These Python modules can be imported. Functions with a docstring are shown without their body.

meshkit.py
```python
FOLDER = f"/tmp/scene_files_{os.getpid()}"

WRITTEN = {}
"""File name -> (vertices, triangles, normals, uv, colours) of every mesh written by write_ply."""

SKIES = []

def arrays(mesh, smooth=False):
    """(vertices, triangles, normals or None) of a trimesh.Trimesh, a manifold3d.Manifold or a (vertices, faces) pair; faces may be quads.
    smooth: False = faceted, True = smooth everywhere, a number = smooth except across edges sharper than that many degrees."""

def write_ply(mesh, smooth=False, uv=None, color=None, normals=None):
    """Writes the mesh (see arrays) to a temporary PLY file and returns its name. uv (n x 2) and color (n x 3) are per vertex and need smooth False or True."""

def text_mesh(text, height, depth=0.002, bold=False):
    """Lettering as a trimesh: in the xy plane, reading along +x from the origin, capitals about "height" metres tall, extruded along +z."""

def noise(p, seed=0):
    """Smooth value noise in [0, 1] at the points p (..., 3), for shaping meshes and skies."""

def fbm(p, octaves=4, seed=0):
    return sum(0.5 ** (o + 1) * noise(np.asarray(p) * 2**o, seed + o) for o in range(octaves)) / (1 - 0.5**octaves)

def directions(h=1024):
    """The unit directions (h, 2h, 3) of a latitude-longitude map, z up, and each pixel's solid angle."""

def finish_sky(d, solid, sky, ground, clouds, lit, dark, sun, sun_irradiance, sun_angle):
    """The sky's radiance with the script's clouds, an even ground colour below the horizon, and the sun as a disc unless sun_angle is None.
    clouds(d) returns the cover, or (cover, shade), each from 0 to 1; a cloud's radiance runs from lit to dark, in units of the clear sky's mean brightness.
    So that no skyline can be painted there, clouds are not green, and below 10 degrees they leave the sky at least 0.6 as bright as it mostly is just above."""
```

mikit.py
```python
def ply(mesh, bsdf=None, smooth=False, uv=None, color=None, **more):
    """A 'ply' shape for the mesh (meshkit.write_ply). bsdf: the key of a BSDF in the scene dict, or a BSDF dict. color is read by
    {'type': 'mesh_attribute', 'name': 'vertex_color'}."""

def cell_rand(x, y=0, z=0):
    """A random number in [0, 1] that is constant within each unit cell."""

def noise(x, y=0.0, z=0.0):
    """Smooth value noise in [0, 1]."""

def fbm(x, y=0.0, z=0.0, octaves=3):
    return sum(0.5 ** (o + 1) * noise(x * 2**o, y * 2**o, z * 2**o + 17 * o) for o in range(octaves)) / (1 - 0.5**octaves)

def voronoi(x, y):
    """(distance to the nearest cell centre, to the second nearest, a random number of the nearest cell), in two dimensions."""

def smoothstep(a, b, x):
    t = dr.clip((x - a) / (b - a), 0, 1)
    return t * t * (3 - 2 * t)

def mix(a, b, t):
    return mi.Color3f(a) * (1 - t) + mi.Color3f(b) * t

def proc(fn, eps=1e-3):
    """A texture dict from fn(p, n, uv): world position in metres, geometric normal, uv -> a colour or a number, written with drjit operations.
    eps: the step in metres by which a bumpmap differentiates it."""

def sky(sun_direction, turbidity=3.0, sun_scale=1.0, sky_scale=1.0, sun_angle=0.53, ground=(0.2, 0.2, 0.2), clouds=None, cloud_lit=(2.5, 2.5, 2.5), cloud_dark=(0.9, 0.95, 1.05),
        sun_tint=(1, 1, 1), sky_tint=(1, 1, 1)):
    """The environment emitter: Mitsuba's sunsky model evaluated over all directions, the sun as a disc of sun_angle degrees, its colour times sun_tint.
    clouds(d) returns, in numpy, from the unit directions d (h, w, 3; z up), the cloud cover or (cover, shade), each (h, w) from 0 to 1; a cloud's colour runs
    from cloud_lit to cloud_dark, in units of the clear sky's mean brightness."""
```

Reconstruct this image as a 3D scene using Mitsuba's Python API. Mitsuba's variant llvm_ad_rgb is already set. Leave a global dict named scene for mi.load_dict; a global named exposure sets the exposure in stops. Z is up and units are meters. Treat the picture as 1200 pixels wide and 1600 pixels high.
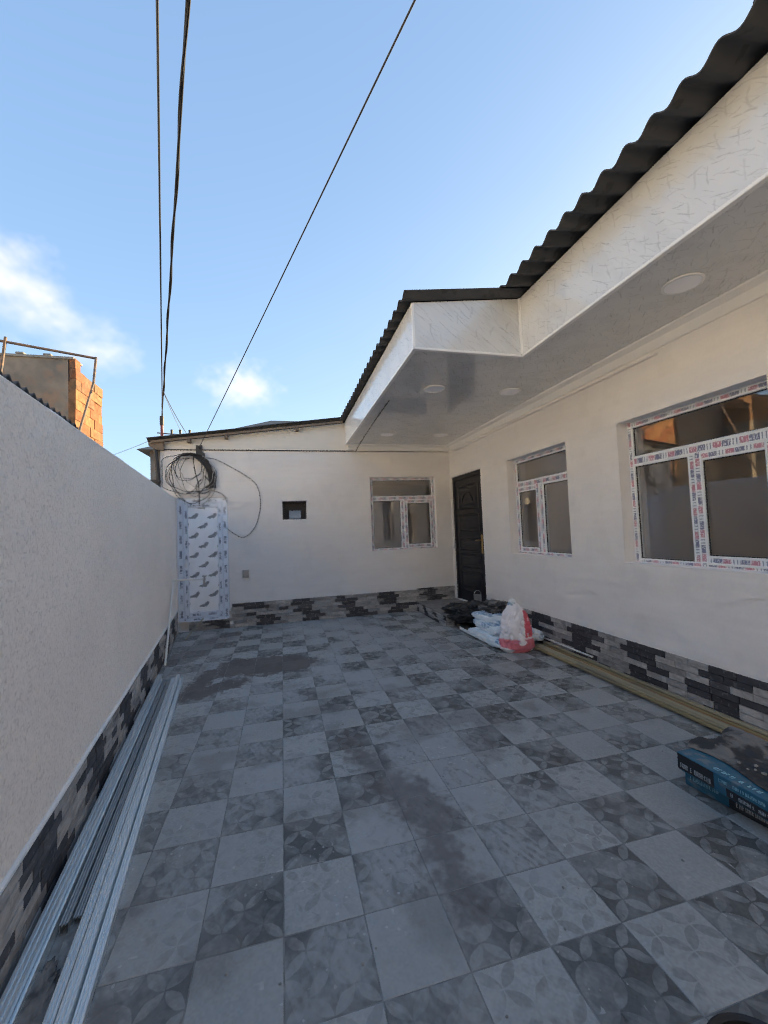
import math, random
import numpy as np
import trimesh
import manifold3d as m3
import shapely.geometry as sg
import drjit as dr
import mitsuba as mi
import mikit, meshkit
from mikit import noise, fbm, voronoi, cell_rand, smoothstep, mix, proc, ply

rng = random.Random(7)
nrg = np.random.default_rng(7)
T = mi.ScalarTransform4f
scene, labels = {}, {}

# ------------------------------------------------------------------ camera, sky, exposure
CAM = np.array([0.0, 0.0, 1.5])
YAW, PITCH, ROLL = math.radians(14.1088), math.radians(2.5049), math.radians(-2.3105)
_cy, _sy = math.cos(YAW), math.sin(YAW)
FWD = np.array([_sy * math.cos(PITCH), _cy * math.cos(PITCH), math.sin(PITCH)])
_r = np.array([_cy, -_sy, 0.0])
_u = np.cross(_r, FWD)
UP = -math.sin(ROLL) * _r + math.cos(ROLL) * _u
scene['camera'] = {'type': 'perspective', 'fov': 2 * math.degrees(math.atan(600 / 637.9)), 'fov_axis': 'x', 'near_clip': 0.02, 'far_clip': 900.0,
                   'to_world': T().look_at(origin=CAM.tolist(), target=(CAM + FWD).tolist(), up=UP.tolist())}

SUN = (0.88, 0.36, 0.27)


def clouds(d):
    """A few small cumulus low in the west, over a clear sky."""
    n = meshkit.fbm(d * 9.0 + 3.0, 5, 3)
    n2 = meshkit.fbm(d * 26.0, 4, 9)
    n3 = meshkit.fbm(d * 70.0, 3, 6)
    cover = np.zeros(d.shape[:2])
    shade = np.zeros(d.shape[:2])
    for cx, cy, cz, w, h, g in ((-0.437, 0.789, 0.432, 0.100, 0.060, 0.70), (-0.375, 0.838, 0.395, 0.095, 0.040, 0.60), (-0.335, 0.871, 0.362, 0.070, 0.030, 0.50), (-0.058, 0.945, 0.322, 0.095, 0.052, 0.92),
                                (-0.62, 0.70, 0.36, 0.20, 0.06, 0.8), (-0.9, 0.2, 0.35, 0.22, 0.06, 0.8)):
        c = np.array([cx, cy, cz]); c /= np.linalg.norm(c)
        s = np.cross([0, 0, 1.0], c); s /= np.linalg.norm(s)
        t = np.cross(c, s)
        q = np.sqrt(((d @ s) / w) ** 2 + ((d @ t) / h) ** 2) + 3.0 * (d @ c < 0)
        e = np.clip((1.30 - q) / 1.5 + 1.15 * (n - 0.5) + 0.75 * (n2 - 0.5) + 0.35 * (n3 - 0.5), 0, 1)
        e = g * e ** 1.5 * (q < 3.5)
        shade = np.where(e > cover, np.clip(-(d @ t) / h * 0.35 + 0.25, 0, 0.8), shade)
        cover = np.maximum(cover, e)
    veil = 0.55 + 0.10 * (meshkit.fbm(d * 3.0 + 5.0, 3, 4) - 0.5)      # thin high haze all over the sky, as the even blue of the photograph shows
    total = veil + (1 - veil) * cover
    return total, np.clip(veil * (1 - cover) / total + cover * shade * 0.5, 0, 1)


scene['sky'] = mikit.sky(SUN, turbidity=3.5, sun_scale=1.0, sky_scale=1.0, sun_tint=(0.90, 0.98, 1.14), clouds=clouds, cloud_lit=(1.60, 1.44, 1.38), cloud_dark=(0.33, 0.53, 0.89))
exposure = 3.9

# ------------------------------------------------------------------ materials
M = scene   # BSDFs are scene entries


def mat(name, base, rough=0.6, bump=None, bump_scale=1.0, eps=1e-3, two=True, **kw):
    col = proc(base) if callable(base) else {'type': 'rgb', 'value': list(base)}
    b = {'type': 'principled', 'base_color': col, 'roughness': rough if not callable(rough) else proc(rough), **kw}
    if bump is not None:
        b = {'type': 'bumpmap', 'arbitrary': proc(bump, eps), 'scale': bump_scale, 'bsdf': b}
    if two:
        b = {'type': 'twosided', 'bsdf': b}
    scene['mat_' + name] = b
    return 'mat_' + name


def C(r, g, b):
    return mi.Color3f(r, g, b)


def gate(n, lo, hi):
    return smoothstep(lo, hi, n)


# stucco: coarse spatter on the yard wall, fine float finish on the house
def spatter(p, n, uv):
    s = p.y * 0.992 - p.x * 0.128
    a = noise(s * 115, p.z * 115, 3.0)
    b = noise(s * 210, p.z * 210, 9.0)
    return 0.7 * gate(a, 0.35, 0.85) + 0.3 * b


def spatter_col(p, n, uv):
    s = p.y * 0.992 - p.x * 0.128
    g = fbm(s * 2.2, p.z * 2.2, 1.0, 3)
    f = noise(s * 110, p.z * 110, 5.0)
    v = 0.84 + 0.08 * (g - 0.5) + 0.10 * (f - 0.5)
    pit = gate(noise(s * 105, p.z * 105, 12.0), 0.60, 0.9) * 0.13 + gate(noise(s * 60, p.z * 60, 2.0), 0.7, 0.95) * 0.08
    return C(v * 1.02, v * 0.95, v * 0.885) * (1 - pit)


def fine(p, n, uv):
    s = p.x + p.y
    return 0.5 * noise(s * 120, p.z * 120, 2.0) + 0.8 * fbm(s * 14, p.z * 22, 7.0, 3) + 1.1 * gate(fbm(s * 3 + p.z * 2, p.z * 6 - s, 3.0, 4), 0.45, 0.60)


def fine_col(p, n, uv):
    s = p.x + p.y
    g = fbm(s * 1.3, p.z * 1.6, 4.0, 4)
    strk = fbm(s * 3.0, p.z * 24.0, 8.0, 3)
    v = 0.78 + 0.06 * (g - 0.5) + 0.05 * (strk - 0.5) + 0.03 * (noise(s * 90, p.z * 90, 2.0) - 0.5)
    dirty = gate(fbm(s * 5, p.z * 4, 1.0, 4), 0.56, 0.70) * 0.035
    return C(v * 0.915, v * 0.893, v * 0.882) * (1 - dirty)


mat('yard_stucco', spatter_col, 0.9, spatter, 0.007, 1.5e-3, specular=0.2)
mat('house_stucco', fine_col, 0.9, fine, 0.007, 2e-3, specular=0.2)
mat('town_plaster', lambda p, n, uv: C(0.68, 0.665, 0.645) * (0.85 + 0.25 * fbm(p.x + p.y, p.z * 1.5, 2.0, 4)), 0.9)
mat('gable_board', lambda p, n, uv: C(0.66, 0.635, 0.585) * (1 + 0.05 * (fbm(p.x * 4, p.z * 30, 2.0, 3) - 0.5)), 0.7, specular=0.3)

# split-face strip tiles
def stone(base):
    def f(p, n, uv):
        s = p.x + p.y
        g = fbm(s * 26, p.z * 55, 3.0, 4)
        r = cell_rand(dr.floor(s * 5.0), dr.floor(p.z * 18.7), 4)
        spl = gate(noise(s * 60, p.z * 60, 8.0), 0.80, 0.92) * 0.10
        return mi.Color3f(*base) * (0.62 + 0.6 * g + 0.35 * (r - 0.5)) + spl * mi.Color3f(0.5, 0.5, 0.48)
    return f


stone_bump = lambda p, n, uv: fbm((p.x + p.y) * 30, p.z * 60, 5.0, 4)
mat('strip_light', stone((0.36, 0.345, 0.335)), 0.7, stone_bump, 0.006, 2e-3)
mat('strip_light_b', stone((0.26, 0.25, 0.25)), 0.7, stone_bump, 0.006, 2e-3)
mat('strip_dark', stone((0.045, 0.045, 0.053)), 0.6, stone_bump, 0.006, 2e-3)
mat('strip_dark_b', stone((0.075, 0.073, 0.082)), 0.6, stone_bump, 0.006, 2e-3)
mat('mortar', lambda p, n, uv: C(0.10, 0.097, 0.095) * (0.8 + 0.4 * noise(p.x * 50 + p.y * 50, p.z * 50)), 0.95)

# patterned porcelain tiles, dirty from building work
PITCH_T, X0, Y0 = 0.3065, -0.036, 1.343


def capsule(px, py, ax, ay, bx, by, r):
    dx, dy = bx - ax, by - ay
    t = dr.clip(((px - ax) * dx + (py - ay) * dy) / (dx * dx + dy * dy), 0, 1)
    return dr.sqrt(dr.square(px - ax - t * dx) + dr.square(py - ay - t * dy)) - r


def soil(p):
    """Brown mortar slops: spills with ragged outlines, as they lie on the photograph's floor."""
    wx = p.x + 0.14 * (fbm(p.x * 7, p.y * 7, 1.0, 4) - 0.5)
    wy = p.y + 0.30 * (fbm(p.x * 5, p.y * 5, 5.0, 4) - 0.5)
    a = capsule(wx, wy, -0.50, 5.02, 0.05, 4.95, 0.30)
    a = dr.minimum(a, capsule(wx, wy, -0.80, 4.35, -0.55, 4.45, 0.20))
    a = dr.minimum(a, capsule(wx, wy, -0.95, 4.25, -0.80, 4.85, 0.11))
    b = capsule(wx, wy, 0.40, 3.02, 0.60, 2.42, 0.13)
    b = dr.minimum(b, capsule(wx, wy, 0.58, 2.42, 0.74, 2.08, 0.18))
    b = dr.minimum(b, capsule(wx, wy, 0.68, 2.05, 0.66, 1.58, 0.12))
    c = capsule(wx, wy, -0.85, 6.7, -1.25, 5.6, 0.22)
    c = dr.minimum(c, capsule(wx, wy, -0.62, 1.45, -0.50, 1.15, 0.14))
    edge = (fbm(p.x * 28, p.y * 28, 3.0, 4) - 0.5) * 0.16
    sa = 1 - gate(a + edge, -0.05, 0.03)
    sb = (1 - gate(b + edge, -0.12, 0.05)) * (0.50 + 0.5 * fbm(p.x * 9, p.y * 9, 7.0, 4))
    sc = (1 - gate(c + edge, -0.06, 0.04)) * 0.55
    sp = gate(fbm(p.x * 3.1, p.y * 3.1, 9.0, 4), 0.60, 0.74) * 0.35
    return dr.maximum(dr.maximum(sa, sb), dr.maximum(sc, sp))


def tile_col(p, n, uv):
    u, v = (p.x - X0) / PITCH_T, (p.y - Y0) / PITCH_T
    cu, cv = dr.floor(u), dr.floor(v)
    par = cu + cv
    dark = dr.select(dr.abs(par - 2 * dr.floor(par / 2)) < 0.5, mi.Float(1), mi.Float(0))
    fu, fv = u - cu - 0.5, v - cv - 0.5
    s = 0.35355
    a, b = (fu + fv) * 0.70711 / s, (fu - fv) * 0.70711 / s
    wob = 0.05 * (noise(p.x * 40, p.y * 40, 1.0) - 0.5)
    a, b = a + wob, b - wob
    la, lb = a - dr.floor(a) - 0.5, b - dr.floor(b) - 0.5
    mx, mn = dr.maximum(dr.abs(la), dr.abs(lb)), dr.minimum(dr.abs(la), dr.abs(lb))
    dd = dr.sqrt(dr.square(1 - mx) + dr.square(mn))
    lens = 1 - gate(dd, 0.665, 0.705)
    pr = cell_rand(cu * 7 + dr.floor(a + 40), cv * 7 + dr.floor(b + 40), 3)
    tr = cell_rand(cu, cv, 11)
    wear = gate(fbm(p.x * 16, p.y * 16, 2.0, 4), 0.38, 0.62)
    lt = 0.305 + 0.05 * (tr - 0.5) - 0.085 * lens * wear * gate(tr, 0.2, 0.6)
    dk = 0.100 + 0.05 * (pr - 0.5) + 0.115 * lens * (0.35 + 0.65 * wear)
    dk = dr.select(pr > 0.78, dk + 0.07 * (1 - lens), dk)
    pat = dark * (0.80 + 0.20 * gate(fbm(p.x * 18, p.y * 18, 6.0, 3), 0.3, 0.5))
    val = lt * (1 - pat) + dk * pat
    cloudy = fbm(p.x * 6, p.y * 6, 3.0, 5)
    val = val * (0.90 + 0.20 * cloudy) * (0.90 + 0.2 * noise(p.x * 120, p.y * 120, 4.0))
    # dried cement dust, thickest where the mixing was done: has a grain and smears of its own
    g = fbm(p.x * 2.4 + 5, p.y * 1.5, 4.0, 4)
    fine_g = fbm(p.x * 60, p.y * 45, 8.0, 3)
    mid = dr.exp(-dr.square((p.x - 0.75) / 1.0)) * gate(p.y, 1.0, 2.0)
    scr = gate(noise(p.x * 55 + p.y * 20, p.y * 9 - p.x * 4, 3.0), 0.35, 0.75)
    dust = dr.clip(gate(g, 0.36, 0.62) * (0.35 + 0.65 * mid) * (0.25 + 1.0 * fine_g + 0.35 * scr), 0, 0.88)
    col = mi.Color3f(1.05, 1.06, 1.035) * val
    col = mix(col, mi.Color3f(0.335, 0.34, 0.342), dust)
    crumbs = gate(noise(p.x * 47, p.y * 47, 2.0), 0.90, 0.95) * gate(noise(p.x * 3, p.y * 3, 6.0), 0.45, 0.7)
    col = mix(col, mi.Color3f(0.48, 0.48, 0.47), crumbs * 0.6)
    so = soil(p)
    brown = mi.Color3f(0.098, 0.084, 0.078) * (0.75 + 0.5 * fbm(p.x * 22, p.y * 22, 3.0, 4))
    return mix(col, brown, so * 0.92)


def tile_rough(p, n, uv):
    return 0.34 + 0.30 * fbm(p.x * 5, p.y * 5, 7.0, 4) + 0.15 * noise(p.x * 50, p.y * 50)


mat('floor_tile', tile_col, tile_rough, two=False, specular=0.45)
mat('step_tile', lambda p, n, uv: C(0.20, 0.19, 0.185) * (0.7 + 0.6 * fbm(p.x * 14, p.y * 14, 3.0, 4)), 0.5)
mat('grout', lambda p, n, uv: C(0.19, 0.195, 0.195) * (0.7 + 0.6 * noise(p.x * 30, p.y * 30)), 0.95)
mat('earth', lambda p, n, uv: C(0.30, 0.27, 0.225) * (0.7 + 0.6 * fbm(p.x * 0.6, p.y * 0.6, 1.0, 5)), 0.95)

# marbled plastic cladding
def marble(p, n, uv):
    """Printed film of short scratch-like grey strokes on off-white."""
    a = p.x * 1.0 + p.z * 0.83
    b = p.y * 1.0 - p.z * 0.55
    wx = a + 0.035 * (fbm(a * 11, b * 11, 1.0, 3) - 0.5)
    wy = b + 0.035 * (fbm(a * 11, b * 11, 9.0, 3) - 0.5)
    ink = mi.Float(0)
    for q, (sc, rot, seed, strength) in enumerate(((7.0, 0.75, 3, 0.75), (9.5, 1.15, 7, 0.6), (13.0, 0.35, 11, 0.5), (6.0, -0.7, 15, 0.45))):
        c, sn = math.cos(rot), math.sin(rot)
        u, v = (wx * c + wy * sn) * sc, (wy * c - wx * sn) * sc * 1.6
        cu, cv = dr.floor(u), dr.floor(v)
        r1, r2, r3 = cell_rand(cu, cv, seed), cell_rand(cu, cv, seed + 1), cell_rand(cu, cv, seed + 2)
        fu, fv = u - cu - 0.5, v - cv - 0.5 - 0.5 * (r1 - 0.5)
        fv = fv - (r2 - 0.5) * 0.9 * fu - 0.35 * (r3 - 0.5) * fu * fu * 4
        line = 1 - gate(dr.abs(fv) + 0.06 * (noise(wx * 60, wy * 60, 3.0) - 0.4), 0.0, 0.075)
        ends = 1 - gate(dr.abs(fu), 0.18 + 0.25 * r3, 0.30 + 0.2 * r3)
        ink = dr.maximum(ink, line * ends * strength * gate(r2, 0.25, 0.6) * (0.55 + 0.45 * r1))
    soft = gate(fbm(wx * 7, wy * 9, 12.0, 4), 0.48, 0.70) * 0.20
    k = dr.clip(ink * 0.70 + soft * 0.5, 0, 0.85)
    return mix(mi.Color3f(0.60, 0.61, 0.61), mi.Color3f(0.22, 0.225, 0.23), k)


mat('marble_cladding', marble, 0.10, two=True, specular=0.75, clearcoat=0.6, clearcoat_gloss=0.95)
mat('white_trim', (0.74, 0.74, 0.73), 0.3)
mat('diffuser', (0.90, 0.90, 0.92), 0.3)

# fibre cement roofing
def cement(p, n, uv):
    g = fbm(p.x * 3, p.y * 9, p.z * 3, 5)
    lich = gate(fbm(p.x * 17, p.y * 17, 2.0, 4), 0.60, 0.72)
    return mix(C(0.062, 0.063, 0.066) * (0.65 + 0.75 * g), mi.Color3f(0.032, 0.033, 0.033), lich * 0.6)


mat('roof_cement', cement, 0.9, lambda p, n, uv: fbm(p.x * 40, p.y * 40, p.z * 40, 3), 0.002)
mat('old_timber', lambda p, n, uv: C(0.17, 0.13, 0.10) * (0.6 + 0.8 * fbm(p.x * 8, p.y * 60, p.z * 60, 3)), 0.85)
mat('dark_metal', (0.035, 0.036, 0.04), 0.5, metallic=0.3)
mat('grey_metal', (0.30, 0.30, 0.31), 0.45, metallic=0.6)
mat('red_paint', (0.16, 0.03, 0.035), 0.55)

# windows: white plastic under printed protective film
def film(p, n, uv):
    """Rows of a red word, a navy word and two small squares, smudged as on the photograph; u metres along, v 0..1 across."""
    per = 0.19
    s = uv.x / per
    k = dr.floor(s)
    t = s - k
    r = cell_rand(k, 3, 1)
    v = uv.y
    row = 1 - gate(dr.abs(v - 0.5), 0.21, 0.27)
    letter = cell_rand(dr.floor(uv.x / 0.0042), dr.floor(v * 6), 5)
    ink = dr.select(letter > 0.22, mi.Float(1), mi.Float(0.3)) * row
    red = ink * gate(t, 0.01, 0.02) * (1 - gate(t, 0.33, 0.34))
    navy = ink * gate(t, 0.35, 0.36) * (1 - gate(t, 0.70, 0.71))
    sq = row * (gate(t, 0.76, 0.77) * (1 - gate(t, 0.805, 0.815)) + gate(t, 0.89, 0.90) * (1 - gate(t, 0.935, 0.945)))
    base = mi.Color3f(0.68, 0.71, 0.74) * (0.93 + 0.14 * fbm(p.x * 30 + p.y * 30, p.z * 30, 2.0, 3))
    col = mix(base, mi.Color3f(0.40, 0.10, 0.17), red * 0.8)
    col = mix(col, mi.Color3f(0.05, 0.06, 0.17), navy * 0.8)
    col = mix(col, mi.Color3f(0.12, 0.15, 0.26), sq * 0.75)
    lines = (1 - gate(dr.abs(dr.abs(v - 0.5) - 0.44), 0.01, 0.03)) * 0.25
    return mix(col, mi.Color3f(0.35, 0.38, 0.42), lines)


mat('window_film', film, 0.28)
mat('white_plastic', (0.74, 0.75, 0.76), 0.3)
mat('gasket', (0.02, 0.02, 0.022), 0.6)
scene['mat_glass'] = {'type': 'thindielectric', 'int_ior': 1.65}
mat('room', (0.72, 0.65, 0.54), 0.9)


# film on the white door: staggered grey-blue winged marks, each over a thin underline
def door_film(p, n, uv):
    sx, sz = 0.285, 0.32
    x, z = p.x + 1.255, p.z
    k = dr.floor(z / (sz / 2))
    off = (k - 2 * dr.floor(k / 2)) * 0.5
    u = (x / sx + off)
    fu = (u - dr.floor(u + 0.5)) * sx
    fz = z - (k + 0.5) * (sz / 2)
    w = 0.012 * (noise(p.x * 60, p.z * 60, 1.0) - 0.5)
    a, b = fu * 0.94 + fz * 0.34 + w, fz * 0.94 - fu * 0.34 + w
    body = gate(1 - dr.square(a / 0.070) - dr.square((b + 0.004) / 0.027), 0.0, 0.25)
    head = gate(1 - dr.square((a - 0.052) / 0.034) - dr.square((b - 0.016) / 0.026), 0.0, 0.25)
    tail = gate(1 - dr.square((a + 0.055) / 0.032) - dr.square((b - 0.006) / 0.014), 0.0, 0.25)
    leg = gate(1 - dr.square((a - 0.01) / 0.014) - dr.square((b + 0.026) / 0.020), 0.0, 0.25)
    ink = dr.maximum(dr.maximum(body, head), dr.maximum(tail, leg)) * (0.70 + 0.3 * noise(p.x * 90, p.z * 90, 4.0))
    base = mi.Color3f(0.84, 0.88, 0.94) * (0.94 + 0.12 * fbm(p.x * 18, p.z * 9, 2.0, 3))
    return mix(base, mi.Color3f(0.07, 0.085, 0.115), ink * 0.9)


def door_frame_film(p, n, uv):
    s = uv.x / 0.24
    t = s - dr.floor(s)
    v = uv.y
    letter = cell_rand(dr.floor(uv.x / 0.012), dr.floor(v * 4), 2)
    word = dr.select(letter > 0.35, mi.Float(1), mi.Float(0.1)) * (1 - gate(dr.abs(v - 0.45), 0.18, 0.26)) * gate(t, 0.1, 0.13) * (1 - gate(t, 0.62, 0.66))
    lines = 1 - gate(dr.abs(dr.abs(v - 0.5) - 0.42), 0.02, 0.05)
    base = mi.Color3f(0.68, 0.75, 0.86) * (0.92 + 0.16 * fbm(p.x * 14, p.z * 14, 5.0, 3))
    return mix(mix(base, mi.Color3f(0.10, 0.12, 0.19), word * 0.85), mi.Color3f(0.30, 0.34, 0.44), lines * 0.5)


mat('door_film', door_film, 0.22)
mat('door_frame_film', door_frame_film, 0.22)
mat('black_door', lambda p, n, uv: C(0.008, 0.009, 0.014) * (0.8 + 0.5 * noise(p.y * 8, p.z * 40, 2.0)), 0.36, specular=0.3)
mat('brass', (0.42, 0.30, 0.13), 0.35, metallic=0.9)
mat('steel_bright', (0.55, 0.56, 0.58), 0.3, metallic=0.9)
mat('rubber', (0.012, 0.012, 0.014), 0.55)
mat('grey_cable', (0.06, 0.06, 0.065), 0.5)
mat('pale_cable', (0.34, 0.33, 0.32), 0.5)
mat('white_pipe', (0.70, 0.70, 0.68), 0.35)
mat('zinc', (0.80, 0.87, 0.91), 0.34, metallic=0.8)
mat('zinc_dull', (0.45, 0.50, 0.54), 0.4, metallic=0.8)


def wood(base):
    def f(p, n, uv):
        g = fbm(p.x * 70, p.y * 1.7, p.z * 70, 4)
        k = noise(p.x * 18, p.y * 0.5, p.z * 30)
        grey = gate(fbm(p.x * 9, p.y * 2, 3.0, 4), 0.45, 0.7) * 0.5
        return mix(mi.Color3f(*base) * (0.35 + 0.75 * g + 0.35 * k), mi.Color3f(0.14, 0.135, 0.12), grey)
    return f


mat('wood_yellow', wood((0.30, 0.235, 0.125)), 0.6)
mat('wood_pale', wood((0.36, 0.31, 0.205)), 0.6)
mat('wood_orange', wood((0.30, 0.15, 0.06)), 0.55)
mat('wood_dark', wood((0.10, 0.07, 0.045)), 0.6)


def sack_white(p, n, uv):
    g = fbm(p.x * 12, p.y * 12, p.z * 12, 4)
    weave = 0.04 * (noise(p.x * 260, p.y * 260, p.z * 260) - 0.5)
    blue = gate(fbm(p.x * 5 + 2, p.y * 4, p.z * 9, 3), 0.55, 0.62)
    letters = dr.select(cell_rand(dr.floor(p.y * 50), dr.floor((p.x + p.z) * 40), 2) > 0.35, mi.Float(1), mi.Float(0.2))
    return mix(C(0.74, 0.79, 0.82) * (0.80 + 0.36 * g) + weave, mi.Color3f(0.12, 0.27, 0.46), blue * letters * 0.75)


mat('sack_white', sack_white, 0.45)


def sack_red(p, n, uv):
    g = fbm(p.x * 12, p.y * 12, p.z * 12, 4)
    x = p.x - p.y * 0.25
    xr = x - 1.60
    band = gate(xr + 0.02 * (g - 0.5), 0.03, 0.045) * (1 - gate(xr, 0.20, 0.22)) * gate(p.z, 0.17, 0.19) * (1 - gate(p.z, 0.47, 0.50))
    low = gate(fbm(p.x * 6, p.y * 6, p.z * 8 + 3, 3), 0.46, 0.54) * (1 - gate(p.z, 0.15, 0.18))
    lt = dr.select(cell_rand(dr.floor(p.x * 55), dr.floor(p.z * 30), 6) > 0.2, mi.Float(1), mi.Float(0.55))
    k = dr.clip(band * lt + low * 0.9, 0, 1)
    return mix(C(0.80, 0.77, 0.80) * (0.80 + 0.36 * g), mi.Color3f(0.58, 0.035, 0.075), k * 0.9)


mat('sack_red', sack_red, 0.42)
mat('black_plastic', lambda p, n, uv: C(0.016, 0.018, 0.021) * (0.7 + 0.7 * noise(p.x * 30, p.y * 30, p.z * 30)), 0.33, specular=0.5)
mat('dusty_plastic', lambda p, n, uv: mix(C(0.03, 0.032, 0.036), C(0.20, 0.19, 0.18), gate(fbm(p.x * 14, p.y * 14, p.z * 14, 4), 0.42, 0.62) * 0.8), 0.55)
mat('rubble', lambda p, n, uv: C(0.24, 0.23, 0.215) * (0.6 + 0.8 * fbm(p.x * 30, p.y * 30, p.z * 30, 3)), 0.9)
mat('carton_teal', lambda p, n, uv: mix(C(0.020, 0.105, 0.165) * (0.85 + 0.3 * fbm(p.x * 9, p.y * 9, p.z * 9, 4)), C(0.20, 0.20, 0.19), gate(fbm(p.x * 13, p.y * 13, p.z * 13, 4), 0.58, 0.74) * 0.5), 0.40)
mat('carton_black', (0.016, 0.018, 0.022), 0.4)
mat('print_white', (0.36, 0.37, 0.38), 0.5)
mat('print_cyan', (0.22, 0.42, 0.50), 0.5)


# the old building over the wall
def plaster_old(p, n, uv):
    g = fbm(p.x * 1.6, p.z * 1.6, p.y, 5)
    h = fbm(p.x * 7, p.z * 7, p.y * 7, 4)
    col = mix(mi.Color3f(0.27, 0.235, 0.195), mi.Color3f(0.165, 0.15, 0.135), gate(g, 0.35, 0.65))
    return mix(col, mi.Color3f(0.23, 0.155, 0.11), gate(h, 0.48, 0.68) * 0.75) * (0.6 + 0.8 * h)


mat('old_plaster', plaster_old, 0.95, lambda p, n, uv: fbm(p.x * 12, p.z * 12, p.y * 12, 4), 0.02)
limestone = lambda b: (lambda p, n, uv: mix(mi.Color3f(*b) * (0.4 + 1.1 * fbm(p.x * 11, p.y * 11, p.z * 11, 5)), mi.Color3f(0.13, 0.09, 0.065), gate(fbm(p.x * 4, p.y * 4, p.z * 3, 4), 0.52, 0.68) * 0.6))
mat('limestone', limestone((0.25, 0.130, 0.064)), 0.95)
mat('limestone_b', limestone((0.28, 0.138, 0.062)), 0.95)
mat('limestone_c', limestone((0.19, 0.105, 0.058)), 0.95)
mat('limestone_d', limestone((0.24, 0.095, 0.045)), 0.95)
mat('rusty_pipe', lambda p, n, uv: mix(C(0.10, 0.085, 0.08), C(0.19, 0.12, 0.08), gate(noise(p.x * 25, p.y * 25, p.z * 25), 0.4, 0.7)), 0.7)
mat('far_roof', (0.13, 0.125, 0.12), 0.85)

# ------------------------------------------------------------------ mesh helpers
def box(x0, x1, y0, y1, z0, z1):
    v = np.array([[x, y, z] for x in (x0, x1) for y in (y0, y1) for z in (z0, z1)], float)
    f = np.array([[0, 1, 3], [0, 3, 2], [4, 6, 7], [4, 7, 5], [0, 4, 5], [0, 5, 1], [2, 3, 7], [2, 7, 6], [0, 2, 6], [0, 6, 4], [1, 5, 7], [1, 7, 3]])
    return trimesh.Trimesh(v, f, process=False)


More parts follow.
